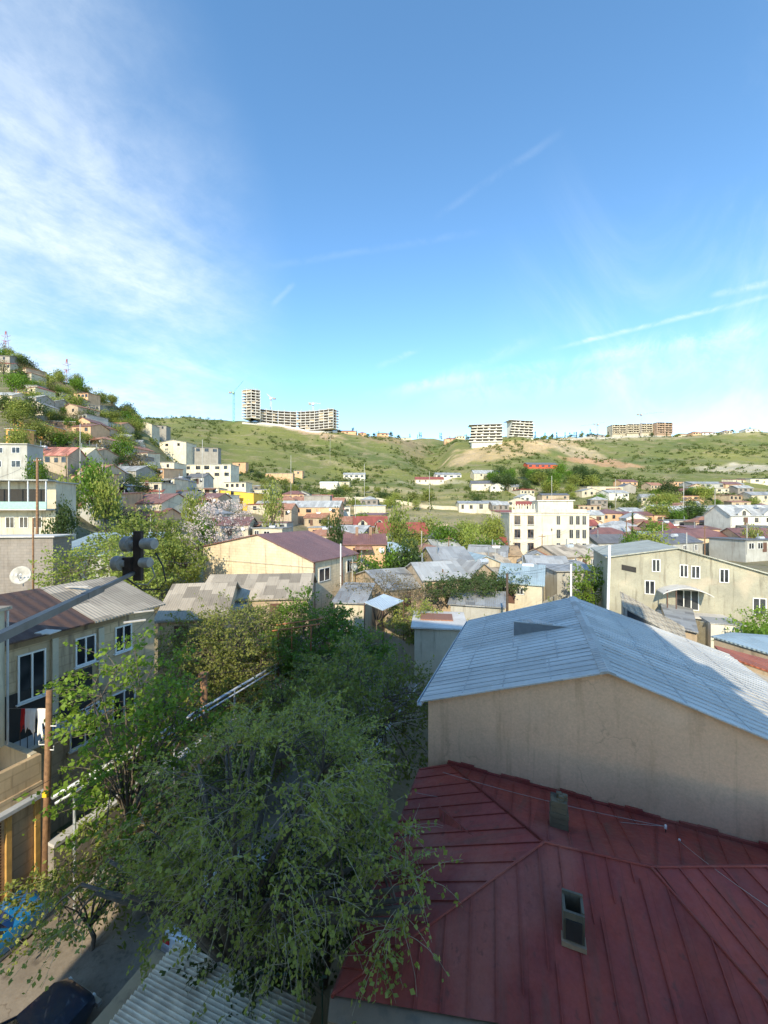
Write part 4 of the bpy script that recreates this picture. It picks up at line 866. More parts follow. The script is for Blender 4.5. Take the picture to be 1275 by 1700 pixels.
# ------------------------------------------------------------------ generic houses: name, label, px0, px1, py eave, D, yaw, depth, roof, rise, wall, roof material, cols, rows, extras
HT = [
 # left foreground and slope
 ('stone_building', 'flat topped grey stone block building behind big dish', -60, 88, 893, 40, 8, 3, 'flat', 0, stone, conc, 0, 1, {}),
 ('shed', 'low building with a broad pale blue sheet roof left of the lime green tree', 62, 215, 924, 44, 10, 12, 'shed', 1.9, palegrey, r_teal, 0, 1, {}),
 ('balcony_house', 'house with open dark upper floor, thin flat roof and teal railing at the left edge', -60, 93, 800, 55, 4, 4, 'flat', 0, cream, r_light, 0, 0, {'_open': 1}),
 ('cottage', 'small grey block cottage with one dark red window beside the teal railed house', 113, 168, 824, 62, 3, 7, 'flat', 0, palegrey, conc, 1, 1, {'fm': redw, 'ww': 1.5}),
 ('apartment_house', 'pale grey plastered three storey house with triple windows at the left edge', -50, 45, 737, 75, 3, 4, 'flat', 0, palegrey, conc, 3, 2, {'ww': 1.9}),
 ('row_house', 'long house with faded red striped roof and small windows on the left slope', 45, 112, 755, 82, 6, 8, 'gx', 2.6, tan, sheet('faded_red_striped_roof', (.45, .17, .12), .9, .4, .6, pan=(.9, 3), pv=.5, dirt=(.6, .52, .42)), 5, 1, {}),
 ('row_house', 'house with cream striped roof joined to the faded red roofed row', 112, 143, 755, 80, 6, 8, 'gx', 2.6, cream, sheet('cream_striped_roof', (.62, .52, .36), .9, .4, .6, pan=(.9, 3), pv=.2, dirt=(.5, .3, .2)), 2, 1, {}),
 ('house', 'bright orange house with six small windows in two rows on the left slope', 22, 76, 697, 104, 4, 9, 'slope', -1.4, orange, conc, 4, 1, {'ww': .8, 'wh': 1.5}),
 ('house', 'tiny orange lean-to left of the bright orange house', 10, 32, 712, 103, 4, 5, 'shed', .5, orange, conc, 2, 1, {'ww': .8}),
 ('brick_building', 'brown brick building right of the bright orange house', 76, 125, 699, 105, 10, 9, 'flat', 0, brickb, conc, 4, 1, {'ww': .7, 'wh': .8}),
 ('house', 'ochre gabled house high at the left edge', -20, 20, 655, 125, 6, 8, 'gx', 2, ochre, r_light, 2, 1, {}),
 ('house', 'dark porch house under a pale grey roof high on the left slope', 24, 60, 660, 128, 0, 9, 'gx', 2.2, greyw, r_light, 3, 1, {}),
 ('house', 'grey roofed long shed stepping down right of the dark porch house', 58, 92, 668, 124, -10, 7, 'gx', 1.5, greyw, r_grey, 2, 1, {}),
 ('house', 'small white house high on the slope under the bushes', 90, 103, 651, 145, 5, 6, 'flat', 0, white_w, conc, 1, 1, {}),
 ('house', 'white cube with dark window above the pale grey roofs on the left slope', 42, 62, 640, 150, 0, 6, 'shed', .5, palegrey, r_light, 1, 1, {}),
 ('house', 'peach house with a white lintel in the middle of the left slope', 93, 126, 676, 118, 4, 8, 'shed', 1.0, peach, r_light, 2, 1, {}),
 ('house', 'grey long house right of the peach house on the left slope', 126, 166, 672, 122, 8, 8, 'gx', 1.0, greyw, r_grey, 4, 1, {}),
 ('house', 'dark grey high house at the left picture edge near the hilltop', -40, 16, 588, 168, 10, 8, 'gx', 1.5, greyw, r_dark, 3, 2, {}),
 ('house', 'small cream house with dark shed beside it on the saddle of the left slope', 228, 252, 704, 150, 4, 8, 'gy', 1.2, cream, r_grey, 1, 1, {}),
 ('shed', 'dark open shed right of the small cream house on the saddle', 252, 276, 706, 150, 12, 8, 'shed', .6, greyw, r_dark, 2, 1, {}),
 ('house', 'cream house with a low gable and two dark windows above the bright white block', 265, 309, 735, 112, -6, 9, 'gy', 1.3, bright_w, r_light, 2, 1, {'ww': 1.5}),
 ('porch', 'long dark stilted porch stepping down right of the cream low gabled house', 309, 362, 742, 114, 12, 8, 'shed', .6, greyw, r_dark, 4, 1, {'ww': 2.0, 'wh': 1.6}),
 ('house', 'tiny peach brick hut on the slope at the end of the stilted porch', 386, 408, 768, 132, 0, 5, 'shed', .5, peach, r_rust, 1, 1, {}),
 ('wall_house', 'rough tan stone house with pale parapet above the green tree', 193, 237, 756, 98, 0, 7, 'flat', 0, stone, conc, 1, 1, {}),
 ('house', 'dark roofed grey house between the brown tree slope and the tan parapet', 135, 172, 741, 92, 0, 7, 'gx', 1.2, palegrey, r_dark, 4, 1, {}),
 ('shed', 'grey sloping roofed shed in front of the tan stone parapet', 180, 226, 782, 88, -8, 8, 'gx', 1.8, greyw, r_grey, 0, 1, {}),
 ('villa', 'bright white long two storey balcony block left of the yellow house', 288, 383, 772, 92, -4, 8, 'flat', 0, bright_w, conc, 6, 2, {'ww': 1.9, 'wh': 1.4, 'fm': bright_w}),
 ('tower_house', 'bright white narrow tower at the left end of the white balcony block', 266, 289, 768, 90, -4, 8, 'flat', 0, bright_w, conc, 1, 2, {'ww': .8}),
 ('house', 'long white washed house with thin grey roof under the tower', 190, 268, 802, 78, -3, 7, 'flat', 0, cream, r_light, 5, 1, {}),
 ('house', 'brown gabled roof house behind the lime green tree', 196, 268, 836, 68, -20, 9, 'gx', 2.3, cream, r_brown, 0, 1, {}),
 ('house', 'house with pale flat roof edge behind the pink blossoms', 272, 345, 838, 66, -6, 8, 'flat', 0, greyw, r_light, 4, 1, {'ww': 1.6}),
 ('house', 'brown sloping roof house below the washing line at the slope foot', 310, 362, 826, 72, -6, 8, 'gx', 1.4, tan, r_brown, 0, 1, {}),
 ('house', 'bright yellow stepped house beside the peach row', 360, 421, 813, 78, -14, 9, 'slope', -1.4, yellow, r_light, 1, 1, {}),
 ('annexe', 'cream upper room with windows behind the bright yellow house', 372, 408, 801, 86, -4, 6, 'flat', 0, bright_w, r_light, 4, 1, {}),
 ('house', 'grey roofed cottage with dark porch right of the yellow house', 410, 448, 813, 90, -4, 8, 'shed', .6, cream, r_grey, 2, 1, {}),
 ('row_house', 'long peach row house with balconies under a pale grey roof', 421, 563, 842, 76, -4, 9, 'gx', 2.2, peach, r_light, 7, 1, {'ww': 1.6}),
 ('shed', 'dark raised canopy on posts above the peach row', 505, 548, 823, 84, 0, 6, 'flat', 0, greyw, r_light, 0, 1, {}),
 ('house', 'grey green plastered house with brown roof edge behind the ochre gable', 408, 476, 868, 64, 2, 8, 'flat', 0, palegrey, r_brown, 5, 1, {'ww': 1.2}),
 ('house', 'brown low pitched roof between blossom tree and grey green house', 330, 412, 872, 62, 6, 10, 'gx', 1.8, cream, r_brown, 0, 1, {}),
 ('house', 'peach cube house with thin grey flat roof right of the brown sheet roof', 512, 572, 876, 64, -6, 8, 'flat', 0, peach, r_light, 3, 1, {'ww': 1.0}),
 ('villa', 'small cream villa with red gabled roof and arched attic windows', 588, 644, 872, 72, 6, 8, 'gx', 2.6, cream, r_red, 4, 1, {'_dorm': 2}),
 ('villa', 'larger cream villa with steep red gabled roof nearer the cypress', 632, 712, 890, 64, 14, 8, 'gx', 3.2, cream, r_red, 3, 1, {'_dorm': 1}),
 ('house', 'long brown red low roof with two white chimneys in front of the red villas', 572, 640, 904, 58, 4, 7, 'gx', 1.3, peach, r_brown, 0, 1, {'chim': 2}),
 # grey roofs of the quarter in the middle
 ('house', 'grey hipped roof just right of the steep red villa', 704, 756, 893, 72, 0, 8, 'hip', 1.4, tan, r_dark, 0, 1, {}),
 ('house', 'small pale roof with white gable at the centre of the grey roofs', 722, 764, 909, 62, 12, 8, 'gx', 1.4, cream, r_light, 0, 1, {}),
 ('house', 'broad grey roof in the centre behind the brown brick stump', 722, 784, 931, 56, 8, 9, 'gx', 1.5, tan, r_grey, 0, 1, {}),
 ('brick_shed', 'bare brown brick stump among the grey roofs', 772, 804, 901, 60, 4, 4, 'flat', 0, brickb, conc, 0, 1, {}),
 ('house', 'pale sheet roof with a small dark chimney pipe in the middle of the quarter', 703, 777, 963, 46, 14, 8, 'gx', 1.5, tan, r_light, 0, 1, {}),
 ('house', 'long dull grey roof running down beside the twiggy arbour', 640, 704, 980, 45, 26, 11, 'gx', 1.5, tan, r_grey, 0, 1, {}),
 ('house', 'grey gabled roof with pale gable wall left of the pale blue roof', 779, 822, 958, 50, 28, 9, 'gy', 1.6, tan, r_grey, 0, 1, {}),
 ('house', 'cream house under a pale blue sheet roof with one dark window', 828, 900, 966, 48, -24, 9, 'gx', 1.7, cream, r_teal, 3, 1, {'ww': .8, 'wh': .8, 'side': 2}),
 ('house', 'pale grey roof strip right of the pale blue roof', 880, 948, 945, 56, -14, 10, 'gx', 1.4, cream, r_light, 0, 1, {}),
 ('shed', 'low rusty striped canopy in front of the tall cream house', 900, 962, 925, 62, -6, 9, 'gx', 1.2, tan, r_rust, 0, 1, {}),
 ('shed', 'flat grey canopy over a dark yard left of the stucco building', 925, 1003, 949, 52, 4, 8, 'shed', .4, palegrey, r_grey, 0, 1, {}),
 ('house', 'tan roofed cottage directly under the tall cream house', 806, 866, 922, 70, -6, 9, 'gx', 1.5, tan, sheet('tan_tile_roof', (.42, .30, .18), .3, .6, .8), 0, 1, {}),
 ('shed', 'flat roofed pale shed with a red hatch at the left end of the galvanised roof', 688, 772, 1042, 34, -7, 5, 'flat', 0, cream, conc, 0, 1, {'base': 0, '_hatch': 1, 'over': .3}),
 ('annexe', 'pale outbuilding with flat roof right of the ochre house', 556, 604, 1000, 39, -8, 5, 'shed', .9, cream, r_grey, 0, 1, {'base': 0}),
 ('yard_wall_house', 'small pale stone yard building with a sloping rail behind the shed', 748, 838, 1003, 42, -16, 5, 'shed', .5, palegrey, r_grey, 0, 1, {'base': 0}),
 ('house', 'slate grey old roof with curled sheets in front of the ochre gable', 330, 512, 996, 36, 6, 8, 'gx', 1.6, tan, r_asb, 0, 1, {'base': 0}),
 ('house', 'long dark slate shed roof behind the peeling house', 262, 372, 1030, 30, 12, 9, 'gx', 1.9, oldw, r_asb, 0, 1, {'base': 0}),
 # right hand quarter
 ('house', 'long white house with four dark windows and grey roof left of the tall cream house', 762, 834, 836, 150, -2, 10, 'gx', 1.3, bright_w, r_grey, 5, 1, {'ww': 1.5, 'wh': 2.}),
 ('house', 'brown hipped roof house with ochre walls right of the tall cream house', 975, 1065, 893, 82, -6, 10, 'hip', 2.4, ochre, r_brown, 2, 1, {}),
 ('house', 'orange brick house with brown roof behind the ochre hipped one', 1000, 1040, 853, 118, 8, 9, 'hip', 1.8, peach, r_brown, 3, 1, {}),
 ('house', 'orange brick long wing with brown roof right of the orange brick house', 1040, 1086, 856, 118, 0, 8, 'gx', 1.4, peach, r_brown, 4, 1, {}),
 ('house', 'cream stepped house with a dark gap left of the orange brick house', 972, 1003, 855, 112, 0, 8, 'gx', 1.6, cream, r_light, 2, 1, {}),
 ('house', 'small red tiled roof house beside the dark round tree', 1082, 1122, 876, 96, -8, 8, 'gx', 1.8, peach, r_red, 1, 1, {}),
 ('house', 'large grey sloping roofed house behind the pale boxy wall', 1115, 1205, 852, 106, 6, 12, 'gx', 2.8, palegrey, r_light, 5, 1, {}),
 ('house', 'white house with two arched dormers at the right edge', 1213, 1300, 856, 110, 0, 9, 'gx', 3.0, white_w, r_light, 5, 2, {'_dorm': 2}),
 ('house', 'boxy beige walled house with one black square window', 1186, 1290, 864, 94, -2, 7, 'flat', 0, cream, conc, 3, 1, {'ww': 1.3}),
 ('house', 'grey plastered low house with flat slab roof left of the boxy beige wall', 1120, 1186, 864, 92, 0, 8, 'flat', 0, palegrey, r_grey, 3, 1, {'ww': 1.8}),
 ('house', 'long brown roofed ochre house right behind the stucco building', 1106, 1232, 893, 76, -6, 10, 'hip', 2.1, ochre, r_brown, 4, 1, {}),
 ('house', 'brown roofed house cut by the right picture edge', 1232, 1330, 893, 74, -10, 9, 'gx', 2.0, peach, r_brown, 3, 1, {}),
 ('shed', 'pale blue flat shed roof beside the dark round tree', 1085, 1122, 890, 84, 0, 7, 'shed', .7, palegrey, r_teal, 0, 1, {}),
 # the far slope
 ('house', 'white house with two dark verandas on the lower green slope', 570, 606, 788, 228, 0, 10, 'gx', 1.8, white_w, r_light, 4, 1, {'ww': 2.}),
 ('villa', 'cream villa with a low red roof on the far slope', 690, 737, 796, 215, 0, 10, 'gx', 2.3, bright_w, r_red, 4, 1, {}),
 ('house', 'grey roofed house behind the cream villa with the red roof', 724, 766, 788, 224, 4, 10, 'gx', 2., white_w, r_grey, 4, 1, {'ww': 2.}),
 ('house', 'grey gabled house on the far slope left of the dark tilted roof', 787, 836, 786, 212, 4, 10, 'gx', 3.0, cream, r_light, 2, 1, {}),
 ('house', 'white walled house under a dark tilted roof on the far slope', 783, 828, 803, 196, -4, 10, 'gx', 2.2, bright_w, r_dark, 3, 1, {}),
 ('house', 'bright red house with grey roof among dark green trees', 876, 926, 771, 290, 4, 10, 'gx', 2., redw, r_dark, 5, 1, {'ww': 2.6}),
 ('house', 'long low grey roofed house below the red one', 900, 945, 822, 165, 0, 7, 'gx', 1., tan, r_dark, 3, 1, {}),
 ('ruin', 'pale roofless stone ruin beside the dark wooden shed', 975, 1034, 808, 175, 4, 8, 'flat', 0, ochre, conc, 4, 1, {}),
 ('shed', 'dark wooden gabled shed right of the pale ruin', 1034, 1056, 808, 173, 0, 7, 'gy', 2., greyw, r_dark, 0, 1, {}),
 ('row_house', 'long grey shed row with flat roofs on the right slope', 1150, 1236, 803, 165, 4, 10, 'gx', 1.6, palegrey, r_grey, 8, 1, {'ww': 2.}),
 ('house', 'cream walled house with dark porch at the right edge of the slope', 1246, 1300, 795, 175, 0, 10, 'shed', 1., bright_w, r_dark, 2, 1, {'ww': 2.}),
 ('house', 'pale brick house with grey roof below the dark porch at the right edge', 1248, 1310, 822, 140, -4, 9, 'gx', 1.8, cream, r_grey, 4, 1, {}),
 ('shed', 'white canvas tent like roof on the lower slope', 531, 560, 802, 190, 0, 6, 'gx', 1., white_w, whitep, 0, 1, {}),
 ('hut', 'small peach hut by the pale pole on the lower slope', 488, 502, 782, 185, 0, 6, 'flat', 0, peach, conc, 1, 1, {}),
 ('hut', 'low peach wall hut left of the small hut on the lower slope', 440, 486, 786, 180, 0, 5, 'flat', 0, peach, conc, 0, 1, {}),
 ('shed', 'long thin pale greenhouse like roof on the terraced field', 588, 640, 840, 118, 0, 5, 'shed', .4, cream, r_light, 0, 1, {}),
 ('house', 'pale block at the bend of the terrace walls', 545, 580, 800, 200, 0, 7, 'shed', .6, cream, r_light, 2, 1, {}),
]
def dorm(t_, o, ux, uy, w, zt, rm, wm, k, n_, D):
    cx = (k+.5)/n_; ww_, hh_ = min(3.4, w*.28), 1.0
    c = o+ux*(w*cx-ww_/2)-uy*.12
    f = MB().prism([c+UP*(zt-.3), c+UP*(zt+hh_*.6), c+ux*ww_/2+UP*(zt+hh_*.6+ww_*.42), c+ux*ww_+UP*(zt+hh_*.6), c+ux*ww_+UP*(zt-.3)], uy*3.3).build('dormer', wm, t_)
    roof_prism(MB(), V((c.x, c.y, 0)), ux, uy, [(0, zt+hh_*.6), (ww_/2, zt+hh_*.6+ww_*.42), (ww_, zt+hh_*.6)], 3.5, .25, .3, .12).build('dormer_roof', rm, f)
    mb = MB(); cc = c+ux*ww_/2-uy*.03+UP*(zt+.1); pts = [cc+ux*(-.5), cc+ux*.5]+[cc+ux*.5*math.cos(q_)+UP*(.8+.5*math.sin(q_)) for q_ in [j*math.pi/8 for j in range(9)]]
    mb.prism(pts, -uy*.06); mb.build('window', glass(), f)
taken = [(-13, 52), (-17, 48), (28, 50), (34, 48), (16, 108), (20, 108), (24, 110)]
for h_ in HT:
    (nm, lab, a, b, py, D, yaw, dep, rt, rh, wm, rm, nc, nr_, ex) = h_
    ex = dict(ex); op = ex.pop('_open', 0); dm_ = ex.pop('_dorm', 0); hat = ex.pop('_hatch', 0)
    res = house(nm, lab, a, b, py, D, yaw, dep, rt, rh, wm, rm, nc, nr_, **ex); t_, o, ux, uy, w, zt, base = res
    taken.append(((o+ux*w*.5+uy*dep*.4).x, (o+ux*w*.5+uy*dep*.4).y))
    for k in range(dm_): dorm(t_, o, ux, uy, w, zt, rm, wm, k, dm_, D)
    if hat: MB().cbox(o+ux*w*.45+uy*3+UP*(zt+.13), ux, uy, 3.0, 2.2, .12).build('hatch', r_rust, t_)
    if op:   # open storey, its inner shade a flat dark sheet, with posts and teal rail
        MB().box(o+ux*.2-uy*1.7+UP*(zt-4.05), ux*(w-.3), uy*1.7, UP*.22).build('balcony_floor', conc, t_)
        MB().box(o-uy*1.9+UP*(zt+.1), ux*(w+.3), uy*2, UP*.15).build('awning', r_light, t_)
        MB().box(o+ux*.3-uy*.04+UP*(zt-3.7), ux*(w-1.8), uy*.03, UP*2.7).build('loggia_shade', darkin, t_)
        MB().box(o+ux*.2-uy*1.75+UP*(zt-3.85), ux*(w-.2), uy*.06, UP*1.0).build('railing', plain('teal_paint', (.30, .48, .42), .6), t_)
        for k in range(6): MB().cbox(o+ux*(w*k/5+.1*(k == 0)-.1*(k == 5))-uy*1.65+UP*(zt-3.8), ux, uy, .14, .14, 3.9).build('post', pipem, t_)
        for k in range(5): window(t_, o+ux*w*(.2+.15*k)+UP*(zt-6.6), ux, -uy, 1.2, 1.6, whitep)
# awning of pale blue sheet beside the ochre house
aw = thing('awning', 'small pale blue sheet awning on posts right of the ochre house', 'awning', tuple(P(637, 1040, 38)))
q4 = [P(605, 1001, 37), P(637, 987, 39.5), P(670, 998, 38.5), P(635, 1014, 36)]; MB().prism(q4, UP*.07).build('roof', sheet('bright_blue_sheet', (.5, .6, .68), .25, .4, .4, .1, amt=.1), aw)
for p in q4: MB().tube([V((p.x, p.y, 0)), p], .05, 6).build('post', brownp, aw)
# vine arbour of bare twigs
# far walls
rf_ = random.Random(77); FK = [('cream', cream, 'grey', r_grey), ('white', white_w, 'pale grey', r_light), ('tan', tan, 'rusty', r_rust), ('peach', peach, 'brown', r_brown), ('grey', palegrey, 'dark grey', r_dark), ('cream', cream, 'red', r_red), ('stone', stone, 'pale grey', r_light)]
def filler(n_, pxr, Dr, where, wr=(7, 12), gap=3, kinds=None):
    k_ = 0; tries = 0
    while k_ < n_ and tries < 900:
        tries += 1; px, D = rf_.uniform(*pxr), rf_.uniform(*Dr); w_ = rf_.uniform(*wr); x_ = (px-CX)/F*D
        if any((x_-a)**2+(D-b)**2 < (w_+gap)**2 for a, b in taken): continue
        taken.append((x_, D)); k_ += 1; wn_, wm_, rn_, rm_ = rf_.choice(kinds or FK); yw = rf_.uniform(-22, 22)
        g_ = gz(x_, D); rt_ = rf_.choice(['gx', 'gx', 'hip', 'shed', 'flat', 'gy']); rr_ = {'shed': .7, 'flat': 0}.get(rt_, 1.7)
        house('house' if rt_ not in ('flat', 'shed') else 'cottage', 'small %s house with %s roof %s' % (wn_, rn_, where), px-w_/2/D*F, px+w_/2/D*F, 0, D, yw, rf_.uniform(6, 9), rt_, rr_, wm_, rm_, rf_.choice((2, 3, 3, 4)), 1, rf_.uniform(1., 1.5), 1.3, z=g_+rf_.uniform(3.0, 4.6), group='small houses '+where)
filler(14, (590, 1000), (50, 78), 'packed in the grey roofed centre', (6, 9), -1.5, [FK[0], FK[1], FK[2], FK[4], FK[6], ('tan', tan, 'patched grey', r_asb), ('cream', cream, 'dull blue', r_teal)])
filler(24, (135, 240), (88, 175), 'stacked on the steep left slope', (6, 9), 0); filler(14, (0, 135), (128, 190), 'stacked on the steep left slope', (6, 9), 0); filler(14, (240, 352), (85, 150), 'below the saddle of the left slope', (6, 10), 0)
filler(20, (432, 620), (92, 190), 'at the foot of the green slope', (7, 11), 0); filler(40, (830, 1290), (106, 165), 'in the right quarter', (7, 11), 0)
filler(34, (780, 1290), (160, 250), 'on the lower right slope', (7, 12), 0); filler(9, (560, 760), (78, 105), 'around the red roofed villas'); filler(10, (860, 1280), (78, 104), 'behind the stucco building')
def wseg(lab, pts, h, mat_, th=.4, nm='retaining_wall'):
    w0 = P(*pts[0]); t_ = thing(nm, lab, 'wall', tuple(w0)); mb = MB()
    for (x0, y0, D0), (x1, y1, D1) in zip(pts, pts[1:]):
        n_ = 8
        for i in range(n_):
            f, g = i/n_, (i+1)/n_; a, b_ = P(x0+(x1-x0)*f, 0, D0+(D1-D0)*f), P(x0+(x1-x0)*g, 0, D0+(D1-D0)*g)
            a.z, b_.z = gz(a.x, a.y), gz(b_.x, b_.y); d = (b_-a); mb.box(a-UP*1, d, V((0, th, 0)), UP*(h+1))
    mb.build('masonry', mat_, t_)
wseg('long pale wall in front of the far villas', [(545, 0, 200), (620, 0, 205), (700, 0, 196), (770, 0, 190), (830, 0, 178)], 1.8, cream)
wseg('lower pale wall across the terraced field', [(590, 0, 112), (660, 0, 118), (750, 0, 122)], 1.4, ochre)
wseg('second low wall of the terraced field', [(600, 0, 140), (680, 0, 146), (745, 0, 150)], 1.2, tan)
wseg('pale wall behind the tall cream house', [(890, 0, 180), (960, 0, 185), (1010, 0, 160)], 2.2, cream)
wseg('short ochre wall below the ruin', [(968, 0, 150), (1015, 0, 148)], 2.2, bright_w)
wseg('pale wall in front of the long grey shed row', [(1170, 0, 148), (1240, 0, 142)], 1.8, ochre)
wseg('pale masonry yard wall beside the dark pole behind the galvanised roof', [(770, 0, 40), (880, 0, 46), (925, 0, 52)], 2.6, palegrey)
wseg('low yard wall under the twiggy arbour', [(560, 0, 42), (640, 0, 40), (700, 0, 36)], 2.2, tan)
wseg('pale retaining bank wall under the unfinished towers', [(402, 0, 436), (430, 0, 436), (470, 0, 440), (560, 0, 446)], 2.0, conc)
wseg('long thin wall along the crest at the right', [(925, 0, 498), (1000, 0, 512), (1120, 0, 530)], 2.2, palegrey)
# things right behind the galvanised roof: red and pale sheet roofs, white shed, blue roof
def slabroof(nm, lab, pts, mat_, wm, th=.1, floor=0):
    pp = [P(*p) if len(p) == 3 else PZ(p[0], p[1], p[3]) for p in pts]; c = sum(pp, V((0, 0, 0)))/len(pp)
    t_ = thing(nm, lab, 'shed', (c.x, c.y, floor)); MB().prism(pp, UP*th).build('roof', mat_, t_)
    ip = [c.lerp(p, .93)-UP*.02 for p in pp]; mb = MB()
    i0 = [V((p.x, p.y, floor)) for p in ip]; k = len(ip)
    for j in range(k): mb.poly([i0[j], i0[(j+1) % k], ip[(j+1) % k], ip[j]])
    mb.build('wall', wm, t_); return t_
Z_ = lambda px, py, z: (px, py, 0, z)
slabroof('shed', 'rust red sheet roof strip at the right edge behind the galvanised roof', [Z_(1186, 1074, 6.6), Z_(1200, 1090, 6.5), Z_(1330, 1135, 6.2), Z_(1330, 1112, 6.3)], r_rust if 0 else sheet('rust_red_roof', (.36, .11, .06), .25, .4, .6, amt=.2), tan)
slabroof('shed', 'pale sheet roof with a dark gutter line below the rust red roof strip', [Z_(1190, 1086, 6.2), Z_(1230, 1140, 6.0), Z_(1420, 1290, 5.4), Z_(1420, 1165, 5.8)], sheet('pale_tan_sheet', (.48, .43, .33), .25, .5, .6, amt=.55), tan)
slabroof('shed', 'bright blue grey roof strip at the right edge before the stucco building', [Z_(1180, 1058, 6.3), Z_(1320, 1100, 6.2), Z_(1320, 1060, 6.3), Z_(1215, 1052, 6.3)], r_teal, tan)
t_ = thing('shed', 'small white walled shed in front of the stucco building', 'shed', tuple(P(1200, 1060, 34)))
p0_ = P(1180, 1035, 33.5); MB().box(V((p0_.x, p0_.y, 2)), CXV*2.3, AX*2, UP*(p0_.z-2)).build('wall', white_w, t_); MB().box(V((p0_.x, p0_.y, p0_.z))-CXV*.1-AX*.1, CXV*2.5, AX*2.2, UP*.1).build('roof', r_light, t_)
slabroof('shed', 'low grey slab roof beside the small white shed', [P_ for P_ in (Z_(1095, 1000, 5.5), Z_(1150, 1012, 5.3), Z_(1160, 1052, 5.3), Z_(1110, 1040, 5.5))], r_grey, tan)
wseg('rough beige yard wall left of the small white shed', [(1140, 0, 36), (1185, 0, 33.5)], 4.0, stucco)
wseg('thin railing wall before the dark yard left of the stucco building', [(950, 0, 44), (1008, 0, 42)], 3.2, palegrey)
# ------------------------------------------------------------------ skyline
def frame_building(name, label, segs, zb, floors, fh, dep, nb, extra_cols=True):
    """unfinished concrete frame: slabs and columns; segs = list of (x, y) plan points along the front"""
    t_ = thing(name, label, 'building', (segs[0][0], segs[0][1], zb))
    sl = []
    for k in range(floors+1):
        mb = MB()
        for (a, b) in zip(segs, segs[1:]):
            A_, B_ = V((a[0], a[1], zb+k*fh)), V((b[0], b[1], zb+k*fh)); u = (B_-A_); n_ = V((-u.y, u.x, 0)).normalized()
            mb.box(A_-n_*.4, u, n_*dep, UP*(.75 if k < floors else .45))
        mb.build('floor_slab', conc, t_)
    mb = MB(); core = MB()
    for (a, b) in zip(segs, segs[1:]):
        A_, B_ = V((a[0], a[1], zb)), V((b[0], b[1], zb)); u = (B_-A_); L = u.length; u.normalize(); n_ = V((-u.y, u.x, 0)); m_ = max(2, int(L/5.2))
        for i in range(m_+1):
            for r_ in (0, .5, .97):
                mb.box(A_+u*(L*i/m_-.3)+n_*(dep*r_*.93), u*.6, n_*.6, UP*(floors*fh+(1.6 if (i % 2 and extra_cols) else .6)))
        core.box(A_+n_*dep*.42, u*L, n_*.3, UP*floors*fh)
    fr_ = random.Random(len(label)); inf = MB()
    for (a, b) in zip(segs, segs[1:]):
        A_, B_ = V((a[0], a[1], zb)), V((b[0], b[1], zb)); u = (B_-A_); L = u.length; u.normalize(); n_ = V((-u.y, u.x, 0)); m_ = max(2, int(L/5.2))
        for i in range(m_):
            for k in range(floors):
                if fr_.random() < .28: MB().box(A_+u*(L*i/m_+.3)+n_*.5+UP*(k*fh+.75), u*(L/m_-.6)*fr_.choice((.5, 1)), n_*.25, UP*(fh-.75)*fr_.choice((.35, 1, 1))).build('infill_wall', tan, t_)
        inf.tube([A_+u*L*.3+UP*floors*fh, A_+u*L*.3+UP*(floors*fh+3.2)], .2, 4).tube([A_+u*L*.7+UP*floors*fh, A_+u*L*.7+UP*(floors*fh+2.6)], .2, 4)
    inf.build('starter_bars', tan, t_)
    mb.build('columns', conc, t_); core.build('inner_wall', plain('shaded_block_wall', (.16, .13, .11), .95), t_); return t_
def gxy(px, D): return ((px-CX)/F*D, D)
frame_building('unfinished_tower', 'tall bare concrete tower frame on the skyline, left of the long curved frame', [gxy(402, 432), gxy(417, 428), gxy(432, 432)], 119.5, 10, 3.15, 14, 4)
frame_building('unfinished_building', 'long curved bare concrete frame on the skyline right of the tower frame', [gxy(432, 438), gxy(462, 446), gxy(492, 450), gxy(522, 446), gxy(553, 436)], 110, 7, 3.1, 14, 4)
def crane(label, px, pyb, pyt, D, jib, col, luff=0, name='tower_crane'):
    b_ = P(px, pyb, D); b_.z = min(b_.z, gz(b_.x, b_.y)); top = P(px, pyt, D); t_ = thing(name, label, 'crane', tuple(b_), 'cranes on the skyline'); h = top.z
    mb = MB(); w_ = .8
    for sx_ in (-1, 1):
        for sy_ in (-1, 1): mb.tube([V((b_.x+sx_*w_, b_.y+sy_*w_, b_.z)), V((b_.x+sx_*w_, b_.y+sy_*w_, h))], .22, 4)
    n_ = int((h-b_.z)/2.5)
    for i in range(n_):
        z0 = b_.z+(h-b_.z)*i/n_; z1 = b_.z+(h-b_.z)*(i+1)/n_; s = 1 if i % 2 else -1; mb.tube([V((b_.x-s*w_, b_.y-w_, z0)), V((b_.x+s*w_, b_.y-w_, z1))], .12, 4)
    mb.build('mast', col, t_); MB().cbox(V((b_.x, b_.y-1, h)), V((1, 0, 0)), V((0, 1, 0)), 2.4, 2.4, 2.2).build('cab', col, t_)
    for (dx, dz) in jib:
        e = V((b_.x+dx, b_.y, h+2+dz)); s0 = V((b_.x, b_.y, h+2)); mb = MB().tube([s0, e], .25, 4).tube([s0+UP*1.3, e+UP*.4], .18, 4)
        for i in range(12): f = i/12; mb.tube([s0.lerp(e, f), (s0+UP*1.3).lerp(e+UP*.4, f+.04)], .1, 3)
        mb.build('jib', col, t_)
    MB().cbox(V((b_.x+(-4 if jib[0][0] > 0 else 4), b_.y, h+.6)), V((1, 0, 0)), V((0, 1, 0)), 3, 1.5, 2).build('counterweight', greyw, t_)
cg = plain('crane_green', (.25, .5, .3)); cy = plain('crane_grey', (.4, .36, .33)); cw_ = plain('crane_pale', (.55, .58, .6)); cr = plain('crane_red', (.35, .10, .08))
crane('green luffing crane standing left of the tower frame', 388, 700, 654, 440, [(11, 13), (-4, 2)], cg)
